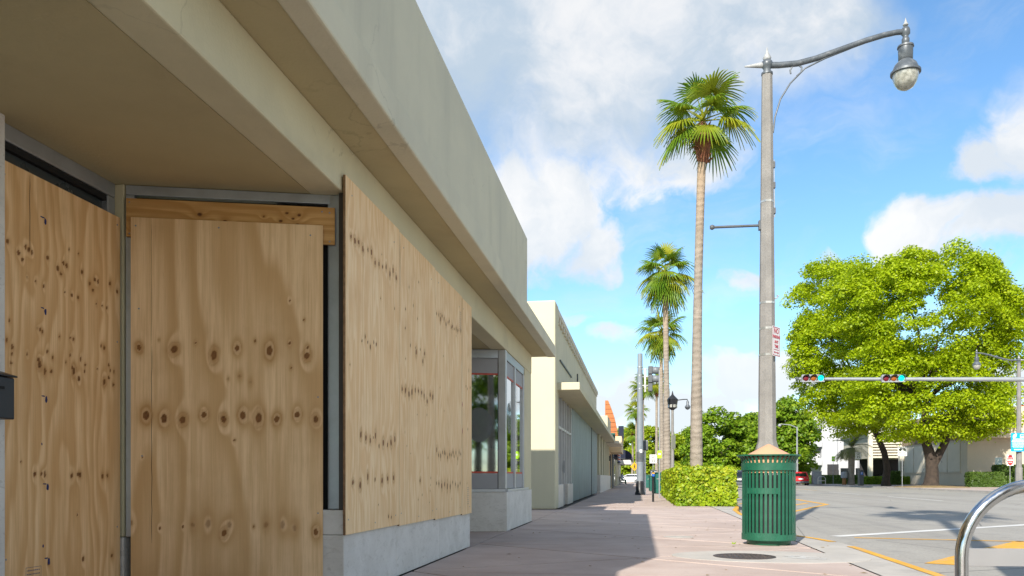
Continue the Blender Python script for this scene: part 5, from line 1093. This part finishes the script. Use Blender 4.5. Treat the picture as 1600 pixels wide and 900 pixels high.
def fan_palm(label, base, crown, seed, n=24, rad=.21, sc=1.0, hang=1.0):
    rs = random.Random(seed); b, c = Vector(base), Vector(crown); e = empty('fan_palm', label, 'palm tree', base, 0, 'fan palms along the kerb')
    h = c - b; pts = []
    bow = Vector((rs.uniform(-.12, .12), rs.uniform(-.1, .1), 0))
    N = 14
    for i in range(N + 1): t = i / N; pts.append(h * t + bow * math.sin(math.pi * t) + Vector((0, 0, 0)))
    ra = [rad * (1.0 - .40 * min(1, i / N * 1.7)) * (1.18 if i == 0 else 1) for i in range(N + 1)]
    MB().tube(pts, ra, 16).build('trunk', M['palm_bark'], e, w=False, smooth=60)
    mb = MB(); t = pts[-1]
    mb.lathe([(rad * .66, -.95), (rad * .90, -.82), (rad * 1.15, -.40), (rad * 1.1, -.05), (rad * .9, .18), (rad * .4, .34)], 14, tuple(t))
    for k in range(26):
        a = rs.uniform(0, 6.28); z = rs.uniform(-.9, .1); q = Vector((math.cos(a), math.sin(a), 0)); s0_ = t + q * rad * .85 + Vector((0, 0, z)); mb.tube([s0_, s0_ + q * .10 + Vector((0, 0, .10)), s0_ + q * .17 + Vector((0, 0, rs.uniform(-.06, .2)))], [.05, .035, .012], 5)
    mb.build('leaf_boots', M['boot'], e, w=False, smooth=50)
    els = [82, 62, 62, 42, 42, 42, 22, 22, 22, 22, 4, 4, 4, 4, -18, -18, -18, -18, -40, -40, -40, -58, -58, -58]; az = rs.uniform(0, 360)
    for k in range(n):
        el = els[k % len(els)]; az += 137.5 + rs.uniform(-14, 14)
        o = bpy.data.objects.new('frond', rs.choice(FR[el])); COL.objects.link(o); o.parent = e; o.location = t + Vector((0, 0, .36 + el / 420)); o.rotation_euler = (0, 0, R(az)); q = sc * rs.uniform(.86, 1.12); o.scale = (q, q, q)
    return e
def palm_at(label, pxb, pxc, D, pyc, seed, **k): x, y = place(pxb, D); x2, y2 = place(pxc, D); return fan_palm(label, (x, y, -.05), (x2, y2, up(pyc, D)), seed, **k)
palm_at('tallest and nearest fan palm, rising out of the hedge', 1088, 1098, 25.2, 208, 3, n=17, rad=.215, sc=1.0)
palm_at('second tallest fan palm, left of the nearest one', 1042, 1039, 43.5, 437, 5, rad=.24, sc=1.12)
palm_at('third fan palm, its crown hidden partly behind the second trunk', 1036, 1033, 60, 526, 7, rad=.22, sc=1.22)
palm_at('fan palm with its crown beside the side traffic signal', 1026, 1026, 86, 606, 9, n=18, sc=1.05)
palm_at('fan palm with its crown left of the signal post top', 1006, 1004, 88, 612, 11, n=18, sc=1.1)
palm_at('small far fan palm low behind the signal post', 996, 994, 118, 646, 13, n=18, sc=1.15)
palm_at('shortest far fan palm above the amber diamond sign', 987, 988, 120, 680, 15, n=18, sc=1.1)
fan_palm('fan palm beside the bike stand, just outside the right edge', (2.15, 3.0, -.05), (2.25, 3.1, 11.4), 17, n=22, rad=.2)
# --- date palm across the street
dxp, dyp = place(1330, 88); dp_ = empty('date_palm', 'feathery date palm in front of the white apartment block', 'palm tree', (dxp, dyp, 0)); zt = up(700, 88)
MB().tube([(0, 0, -.05), (0, 0, .5), (.05, 0, zt)], [.42, .34, .36], 12).build('trunk', M['palm_bark'], dp_, w=False, smooth=60)
def pinnate(seed):
    rs = random.Random(seed); vs, fs, tone = [], [], []; n = 22; L = 2.5; el = R(rs.uniform(-15, 75)); p = Vector((0, 0, 0)); d_ = Vector((math.cos(el), 0, math.sin(el)))
    for i in range(n):
        q = p + d_ * L / n; side = Vector((0, 1, 0)); ll = .62 * math.sin(math.pi * min(1, (i + 2) / (n + 1))) ** .6
        for s in (-1, 1):
            tip = q + side * s * ll * .8 + d_ * ll * .5 + Vector((0, 0, -.18 * ll)); k = len(vs); vs += [tuple(q), tuple(q + d_ * .07), tuple(tip)]; fs.append((k, k + 1, k + 2)); tone += [.2 + .5 * (el < .1)] * 3
        p = q; d_ = (d_ + Vector((0, 0, -.075))).normalized()
    me = bpy.data.meshes.new('frond'); me.from_pydata(vs, [], fs); at = me.attributes.new('tone', 'FLOAT', 'POINT'); at.data.foreach_set('value', np.array(tone, np.float32)); me.materials.append(M['date_leaf']); return me
PN = [pinnate(k) for k in range(8)]
for k in range(44):
    o = bpy.data.objects.new('frond', PN[k % 8]); COL.objects.link(o); o.parent = dp_; o.location = (.05, 0, zt); o.rotation_euler = (0, 0, k * 2.4)
# --- clipped hedges
def hedge(label, x0, x1, y0, y1, h_, m, n, size, seed, faces='LFTR', jit=.07, group=None, rotz=0.0, z0=0.0):
    rs = np.random.RandomState(seed); e = empty('hedge', label, 'hedge', ((x0 + x1) / 2, (y0 + y1) / 2, z0), rotz, group); wx, wy = x1 - x0, y1 - y0
    MB().box(-wx/2 + .12, wx/2 - .12, -wy/2 + .12, wy/2 - .12, .02, h_ - .14).build('dark_core', M['hedge_core'], e, w=False)  # dark box fills the inside; shade between the leaves put into its colour
    ar = {'F': wx * h_ * 2.2, 'B': wx * h_ * .5, 'L': wy * h_, 'R': wy * h_ * .5, 'T': wx * wy * .8}; tot = sum(ar.values()); Cs, Ns = [], []
    for k, a in ar.items():
        c = int(n * a / tot); u, v = rs.rand(c), rs.rand(c); o = np.abs(rs.normal(size=c)) * .06
        if k in 'FB': s = -1 if k == 'F' else 1; P_ = np.stack([(u - .5) * wx, s * (wy / 2 - o), v * h_], 1); Nn = np.array([0, s, .25])
        elif k in 'LR': s = -1 if k == 'L' else 1; P_ = np.stack([s * (wx / 2 - o), (u - .5) * wy, v * h_], 1); Nn = np.array([s, 0, .25])
        else: P_ = np.stack([(u - .5) * wx, (v - .5) * wy, h_ - o], 1); Nn = np.array([0, 0, 1.0])
        wv_ = .05 * np.sin(P_[:, 0] * 5 + 1) * np.cos(P_[:, 1] * 4) + .04 * np.sin(P_[:, 2] * 9 + P_[:, 0] * 7 + P_[:, 1] * 6) + .05 * np.abs(rs.normal(size=c)) * (rs.rand(c) < .15)
        nn = Nn / np.linalg.norm(Nn); P_ = P_ + nn * wv_[:, None]; Cs.append(P_); Ns.append(nn + rs.normal(size=(c, 3)) * .55)
    C_all = np.vstack(Cs); rr_ = .22; hx_, hy2, hz_ = wx / 2 - rr_, wy / 2 - rr_, h_ - rr_; q_ = np.stack([np.clip(C_all[:, 0], -hx_, hx_), np.clip(C_all[:, 1], -hy2, hy2), np.minimum(C_all[:, 2], hz_)], 1); dv_ = C_all - q_; ln_ = np.linalg.norm(dv_, axis=1, keepdims=True) + 1e-9; C_all = np.where(ln_ > rr_ * 1.0, q_ + dv_ / ln_ * (rr_ + (ln_ - rr_) * .25 + rs.normal(size=ln_.shape) * .025), C_all); C_all[:, 2] = np.maximum(C_all[:, 2], .03)
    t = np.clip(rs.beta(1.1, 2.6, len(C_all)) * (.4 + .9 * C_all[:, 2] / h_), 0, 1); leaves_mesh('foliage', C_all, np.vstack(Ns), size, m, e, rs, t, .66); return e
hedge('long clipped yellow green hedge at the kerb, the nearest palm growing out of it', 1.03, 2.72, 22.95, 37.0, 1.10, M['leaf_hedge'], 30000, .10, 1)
x, y = place(1543, 68); hedge('low clipped dark hedge at the foot of the sunlit wall', x - 1.6, x + 1.6, y - .6, y + .6, 1.25, M['leaf_dark'], 7000, .14, 2, group='dark hedges across the street')
x, y = place(1582, 70); hedge('taller clipped dark hedge behind the blue sign post', x - 1.5, x + 3.0, y - .6, y + .6, 1.9, M['leaf_dark'], 9000, .14, 3, group='dark hedges across the street')
x, y = place(1293, 100); hedge('low hedge strip in front of the white apartment block', x - 3.0, x + 3.6, y - .5, y + .5, 1.1, M['leaf_dark'], 5000, .16, 4)
x, y = place(1386, 92); hedge('rough bushes under the louvred building', x - 2.5, x + 2.4, y - .7, y + .7, .9, M['leaf_mid'], 3500, .18, 5)
x, y = place(1396, 88); hedge('small dark shrub against the grey corner', x - .6, x + .6, y - .5, y + .5, 1.5, M['leaf_dark'], 2500, .14, 6)
structure('leaf_litter', MB().lathe([(2.4, -.012), (2.2, .05), (.9, .13), (.1, .15)], 26).xform(Matrix.Translation((*place(1455, D1), 0)) @ Matrix.Diagonal((1.2, 1.2, 1, 1))), M['leaf_litter'])
# grass tufts and fallen leaves near the bin
rs = np.random.RandomState(9); pts = [ground(1147, 850), ground(1205, 852.5)]
g0 = MB()
for (x, y) in pts:
    for k in range(5): a = rs.uniform(0, 6.28); l = rs.uniform(.02, .045); g0.add([(x + rs.uniform(-.03, .03), y, .001), (x + .012, y + .003, .001), (x + .03 * math.cos(a), y + .02 * math.sin(a), l)], [(0, 1, 2)])
tag(g0.build('grass_tufts', M['leaf_hedge']), 'thin grass tufts growing in the pavement joints by the litter bin', 'grass', kind='stuff')
lf = MB()
for k in range(150):
    x, y = rs.uniform(-1.9, 2.3), rs.uniform(6.3, 30); a = rs.uniform(0, 6.28); s = rs.uniform(.012, .035); c_, s_ = math.cos(a) * s, math.sin(a) * s
    lf.add([(x - c_, y - s_, .003), (x + s_ * .5, y - c_ * .5, .008), (x + c_, y + s_, .004), (x - s_ * .5, y + c_ * .5, .007)], [(0, 1, 2, 3)])
tag(lf.build('fallen_leaves', M['leaf_litter']), 'small dry leaves scattered over the pavement', 'fallen leaves', kind='stuff')

# ------------------------------------------------------------------ buildings across the street
gb = empty('grey_corner_building', 'warm grey corner building with ribbed upper storey behind the huge tree', 'building', (30.5, 77, 0))
def PG(mb, name, m, **k): return mb.build(name, M[m], gb, **k)
YC = place(1511, 75.2)[1]; XC = 30.5; YB = place(1410, 93.7)[1]
PG(MB().box(XC, 62, YC, YB, 0, 4.45), 'lower_wall', 'tan_stucco', bevel=.03); PG(MB().box(XC - .02, 62, YC - 1.5, YB + .2, 4.453, 7.2), 'upper_storey', 'tan_stucco', bevel=.03)
PG(MB().box(XC - .04, 62, YC - 1.52, YB + .2, 7.203, 7.32), 'coping', 'tan_stucco')
M['rib'] = paint('brown_ribbed_cladding', (0.26, 0.20, 0.145), .8, .1, 2.0); M['panel'] = paint('cream_panel', (0.68, 0.56, 0.40), .8, .04, 1.0)
for k in range(58): yy = YC - 1.45 + k * .345; PG(MB().box(XC - .14, XC - .021, yy, yy + .16, 4.47, 7.19), 'rib', 'rib')
for k in range(14): xx = XC + .02 + k * 1.12; PG(MB().box(xx, xx + 1.09, YC - 1.56, YC - 1.503, 4.47, 7.19), 'cladding_panel', 'panel', bevel=.01)
for k in range(5): yy = YC + 1.6 + k * 3.3; PG(MB().box(XC - .05, XC - .003, yy, yy + 3.1, 1.35, 4.2), 'window_panel', 'stucco_w', bevel=.01)
PG(MB().box(XC - .08, XC - .004, YC + 1.4, YB - .3, 1.24, 1.32), 'ledge', 'tan_stucco'); PG(MB().box(XC - .06, XC - .045, YC + 6.2, YC + 6.3, 2.3, 2.5), 'door_handle', 'dark_grey')
PG(MB().box(XC + 7.8, XC + 8.2, YC - .35, YC - .004, 2.6, 4.44), 'pier', 'tan_stucco'); PG(MB().box(XC + 8.2, 62, YC - .45, YC - .005, 0, 2.6), 'forecourt_wall', 'panel')
PG(MB().box(XC - .45, XC - .002, YB - .6, YB - .004, 0, 4.44), 'corner_fin', 'stucco_w')
gn = empty('wall_notice', 'green lettered notice board on the sunlit wall above the hedge', 'sign', (*place(1560.5, 72), up(721, 72)), TH)
plate(gn, .66, .72, 'sign_white', r=.02)
rr_ = random.Random(8)
for r_ in range(5):
    xx = -.29
    while xx < .26: l = rr_.uniform(.03, .10); MB().box(xx, min(.29, xx + l), -.003, -.001, .24 - r_ * .13 - .035, .24 - r_ * .13 + .035).build('lettering', M['sign_teal'], gn, w=False); xx += l + .03
MB().lathe([(.02, -2.2), (.02, .0)], 8).xform(Matrix.Translation((0, .03, 0))).build('post', M['signal_grey'], gn, w=False)

lv = empty('louvred_building', 'cream building with white horizontal louvres over a dark parking bay', 'building', (*place(1385, 104), 0))
x0, y0 = place(1357, 104); x1, _ = place(1425, 104); zl = up(716, 104); zt_ = up(676, 104)
def PL(mb, name, m, **k): return mb.build(name, M[m], lv, **k)
PL(MB().box(x0 + .3, x1, y0 + .5, y0 + 14, zl, zt_), 'upper_block', 'stucco_w'); PL(MB().box(x0 + .5, x1, y0 + 6, y0 + 6.3, 0, zl - .01), 'rear_wall', 'room'); PL(MB().box(x0, x0 + .55, y0, y0 + .49, 0, zt_), 'column', 'stucco_w', bevel=.02); PL(MB().box(x1 - .5, x1, y0, y0 + .49, 0, zt_), 'column', 'stucco_w', bevel=.02)
PL(MB().box(x0 - .2, x1 + .2, y0 - .1, y0 + 14, zt_ + .002, zt_ + .25), 'roof_slab', 'stucco_w')
for k in range(9): zz_ = zl + .05 + k * (zt_ - zl - .1) / 9; PL(MB().extr([(x0 + .56, y0 + .46, zz_ + .24), (x0 + .56, y0 + .12, zz_), (x0 + .56, y0 + .12, zz_ + .05), (x0 + .56, y0 + .46, zz_ + .29)], (x1 - x0 - 1.07, 0, 0)), 'louvre', 'stucco_w')
ab = empty('white_apartment_block', 'white apartment block with stacked balconies in the distance', 'building', (*place(1290, 126), 0))
def PA(mb, name, m, **k): return mb.build(name, M[m], ab, **k)
xa, ya = place(1238, 128); xb, yb = place(1283, 128); xc, yc = place(1312, 126); xd, _ = place(1345, 128); zr = up(640, 128)
PA(MB().box(xa - 6, xb, ya + 1.5, ya + 16, 0, zr), 'left_wing', 'white_paint'); PA(MB().box(xb, xc, yb - .2, yb + 15, 0, zr + 1.0), 'stair_tower', 'white_paint'); PA(MB().box(xc + .003, xd + 8, yb + 1.2, yb + 16, 0, zr - 1.5), 'right_wing', 'white_paint')
nst = 4; hs_ = zr / nst
for k in range(nst):
    z = hs_ * k
    if k: PA(MB().box(xa - 6, xb - .01, ya, ya + 1.495, z - .15, z + .0), 'balcony_slab', 'white_paint'); PA(MB().box(xa - 6, xb - .01, ya - .02, ya + .12, z + .003, z + .95), 'balcony_wall', 'white_paint')
    for q in range(4):
        wx = xb - 1.5 - q * 2.1
        if wx - 1.2 > xa - 6: o = PA(MB().box(wx - 1.2, wx, ya + 1.44, ya + 1.497, z + .9, z + 2.4), 'window', 'tint')
    for q in range(3):
        wx = xc + .8 + q * 2.3; PA(MB().box(wx, wx + 1.3, yb + 1.14, yb + 1.197, z + .9, z + 2.3), 'window', 'tint')
PA(MB().box(xb + .9, xb + 2.6, yb - .26, yb - .203, .05, 2.9), 'entrance', 'room')
PA(MB().box(xb - 2, xd + 2, yb - 4, yb - 3.7, 0, 1.1), 'garden_wall', 'white_paint')
ob = empty('distant_tan_block', 'low pale building glimpsed behind the far right lamp post', 'building', (70, 120, 0)); MB().box(48, 95, 110, 130, 0, 9.5).build('wall', M['white_paint'], ob); MB().box(47.5, 95, 109.5, 130, 9.503, 9.9).build('roof', M['red'], ob)
MB().box(52, 56, 109.9, 109.99, 5, 7).build('window', M['tint'], ob); MB().box(60, 64, 109.9, 109.99, 5, 7).build('window', M['tint'], ob)

# small things on the far pavement
cabinet('street_cabinet', 'pale grey cabinet right of the red car', 'cabinet', 1276, 92, 1.0, 1.45, 'signal_grey')
fh = empty('small_hoop', 'small steel bike hoop on the far verge', 'bike stand', (*place(1284, 90), 0)); MB().tube([(-.4, 0, 0), (-.4, 0, .7), (-.25, 0, .9), (.25, 0, .9), (.4, 0, .7), (.4, 0, 0)], .04, 8).build('hoop', M['strap'], fh, w=False, smooth=60); MB().box(-.36, .36, -.01, .01, .4, .48).build('cross_bar', M['strap'], fh, w=False)
hy_ = empty('standpipe', 'short pale standpipe with brown foot on the far verge', 'standpipe', (*place(1319, 88), 0)); MB().lathe([(.22, 0), (.2, .7), (.16, .72)], 12).build('brown_foot', M['wood_brown'], hy_, w=False, smooth=30); MB().lathe([(.3, .72), (.36, .8), (.36, 1.25), (.3, 1.42), (.05, 1.45)], 12).build('pale_cap', M['signal_grey'], hy_, w=False, smooth=30)
e, zc = sign_post('lime_notice', 'lime green notice on a post left of the date palm', 1302, 88, 713, .34, .55, 'sign_lime'); MB().box(-.10, .10, -.006, -.002, zc - .02, zc + .08).build('notice_mark', M['sign_white'], e, w=False)
ep = empty('street_lamp', 'slender grey cobra street lamp beside the white apartment block', 'street lamp', (*place(1245.5, 95), 0)); MB().lathe([(.13, 0), (.08, up(667, 95))], 10).build('pole', M['arm_grey'], ep, w=False, smooth=40)
zt = up(667, 95); MB().tube([(0, 0, zt - .1), (-.8, 0, zt + .25), (-1.9, 0, zt + .35)], .05, 8).build('arm', M['arm_grey'], ep, w=False, smooth=60); MB().lathe([(.05, .1), (.15, 0), (.22, -.15), (.1, -.3), (.02, -.33)], 12, (-2.0, 0, zt + .3)).build('lamp_head', M['signal_grey'], ep, w=False, smooth=60)

# ------------------------------------------------------------------ cars
def car(label, x, y, rotz, m, suv=True):
    e = empty('car', label, 'car', (x, y, -.116), rotz, 'cars on the street'); h_ = 1.58 if suv else 1.42; L_ = 4.3; w_ = .88
    bp_ = [(-2.12, .34), (-2.15, .62), (-2.10, .92), (-1.98, 1.00), (.95, .98), (1.75, .88), (2.08, .74), (2.15, .5), (2.1, .3), (1.75, .24), (-1.8, .24)]
    o = MB().extr([(-w_, a, b) for a, b in bp_], (2 * w_, 0, 0)).build('body', M[m], e, w=False, bevel=.09, seg=3)
    t = [(-2.02, .99), (-1.78, h_ - .06), (-1.5, h_), (.05, h_ - .02), (.35, h_ - .1), (1.12, .96)]; vs = [(-w_ + .05 - (0 if b < 1.1 else -.16), a, b) for a, b in t] + [(w_ - .05 + (0 if b < 1.1 else -.16), a, b) for a, b in t]; n = len(t)
    MB().add(vs, [tuple(range(n)), tuple(range(2*n - 1, n - 1, -1))] + [(i, n + i, n + (i + 1) % n, (i + 1) % n) for i in range(n)]).build('cabin', M[m], e, w=False, bevel=.05, seg=2)
    MB().add([(-.66, -2.015, 1.05), (.66, -2.015, 1.05), (.56, -1.83, h_ - .16), (-.56, -1.83, h_ - .16)], [(0,1,2,3)]).build('rear_window', M['tint'], e, w=False)
    MB().add([(-.70, 1.06, 1.02), (.70, 1.06, 1.02), (.58, .42, h_ - .12), (-.58, .42, h_ - .12)], [(3,2,1,0)]).build('windscreen', M['tint'], e, w=False)
    for s in (-1, 1):
        MB().add([(s * .842, -1.75, 1.05), (s * .842, .80, 1.04), (s * .715, .18, h_ - .13), (s * .715, -1.58, h_ - .13)], [(0,1,2,3)]).build('side_window', M['tint'], e, w=False)
        MB().box(s * .52, s * .83, -2.175, -2.12, .72, .92).build('tail_lamp', M['tail'], e, w=False, bevel=.02); MB().box(s * .5, s * .82, 2.06, 2.12, .56, .70).build('head_lamp', M['head'], e, w=False, bevel=.02)
        for yy in (-1.32, 1.32):
            wh = MB().lathe([(.20, -.10), (.31, -.11), (.325, -.08), (.325, .08), (.31, .11), (.20, .10)], 20).xform(Matrix.Translation((s * .80, yy, .326)) @ Matrix.Rotation(R(90), 4, 'Y')).build('wheel', M['tyre'], e, w=False, smooth=30)
            MB().lathe([(.20, -.112), (.20, .112)], 14).xform(Matrix.Translation((s * .80, yy, .326)) @ Matrix.Rotation(R(90), 4, 'Y')).build('rim', M['rim'], wh, w=False)
        MB().box(s * .90, s * 1.02, .62, .78, .98, 1.10).build('mirror', M[m], e, w=False, bevel=.02)
    MB().box(-.86, .86, -2.19, -2.10, .27, .5).build('bumper', M['dark_grey'], e, w=False, bevel=.03); MB().box(-.26, .26, -2.172, -2.155, .68, .82).build('licence_plate', M['sign_white'], e, w=False)
    return e
car('bright red hatchback seen from behind across the street', *place(1249, 94), R(-6), 'car_red')
car('dark car seen from behind just right of the hedge', *place(1152, 74), R(-4), 'car_dark')
car('white car at the far end of the pavement', *place(985, 116), R(68), 'car_white', False)
# seen only as reflections in the shop glass: a tree and a palm farther back on the street
broad_tree('green street tree behind the viewpoint, reflected in the far shop window', (17, -34, 0), [((17, -34, 7), (5, 5, 4)), ((14.5, -35, 6), (3.5, 3.5, 3))], M['leaf_mid'], ([(0, 0, -.1), (0, 0, 1.5), (.1, 0, 5)], [.4, .3, .22]), 70, 110, .5, 77, 1.4, limbs=6)
fan_palm('fan palm behind the viewpoint, reflected in the far shop window', (6.6, -8.0, -.05), (6.5, -8.1, 8.5), 19, n=18, rad=.2)
car('dark car parked under the louvred building', *place(1378, 108.5), R(100), 'car_dark', False)

# ------------------------------------------------------------------ a person sitting by the far shop, with a chair
pxx, pyy = place(971.5, 92)
ch = empty('chair', 'dark chair under the seated person on the far pavement', 'chair', (pxx, pyy, 0), R(-70))
MB().box(-.22, .22, -.22, .22, .42, .46).build('seat', M['black_metal'], ch, w=False, bevel=.01); MB().box(-.22, .22, -.25, -.21, .47, .9).build('backrest', M['black_metal'], ch, w=False, bevel=.01)
for a in (-.2, .2):
    for b in (-.2, .2): MB().box(a - .018, a + .018, b - .018, b + .018, 0, .42).build('leg', M['black_metal'], ch, w=False)
def person(label, loc, rotz):
    J = [((0, 0, .56), .15), ((0, .02, .80), .145), ((0, .03, 1.02), .155), ((0, .05, 1.16), .07), ((0, .08, 1.26), .085), ((0, .09, 1.38), .095), ((0, .09, 1.44), .06)]
    Ed = [(i, i + 1) for i in range(6)]
    for s in (-1, 1):
        k = len(J); J += [((s * .19, .03, 1.08), .065), ((s * .25, .10, .84), .05), ((s * .18, .32, .72), .038), ((s * .15, .40, .72), .035)]; Ed += [(2, k), (k, k + 1), (k + 1, k + 2), (k + 2, k + 3)]
        k = len(J); J += [((s * .10, .04, .54), .10), ((s * .13, .45, .52), .075), ((s * .13, .47, .10), .05), ((s * .13, .62, .04), .04)]; Ed += [(0, k), (k, k + 1), (k + 1, k + 2), (k + 2, k + 3)]
    me = bpy.data.meshes.new('person'); me.from_pydata([j[0] for j in J], Ed, []); o = bpy.data.objects.new('person_t', me); COL.objects.link(o)
    sk_ = o.modifiers.new('skin', 'SKIN'); sb = o.modifiers.new('sub', 'SUBSURF'); sb.levels = 1; sb.render_levels = 1
    for i, j in enumerate(J): me.skin_vertices[0].data[i].radius = (j[1], j[1])
    me.skin_vertices[0].data[0].use_root = True
    me2 = bpy.data.meshes.new_from_object(o.evaluated_get(bpy.context.evaluated_depsgraph_get())); bpy.data.objects.remove(o); me2.name = 'person'
    me2.materials.clear()
    for m in ('shirt', 'trousers', 'skin', 'hair', 'black_metal'): me2.materials.append(M[m])
    for p in me2.polygons:
        c = p.center; p.use_smooth = True
        p.material_index = 3 if (c.z > 1.40 or (c.z > 1.24 and c.y < .06)) else 2 if (c.z > 1.17 or (c.z > .65 and c.y > .26)) else 4 if c.z < .1 else 1 if (c.z < .64) else 0
    p_ = bpy.data.objects.new('person', me2); COL.objects.link(p_); p_.location = loc; p_.rotation_euler = (0, 0, rotz); tag(p_, label, 'person'); return p_
person('person in a pale shirt sitting on a chair by the far shops', (pxx, pyy, 0), R(-70))
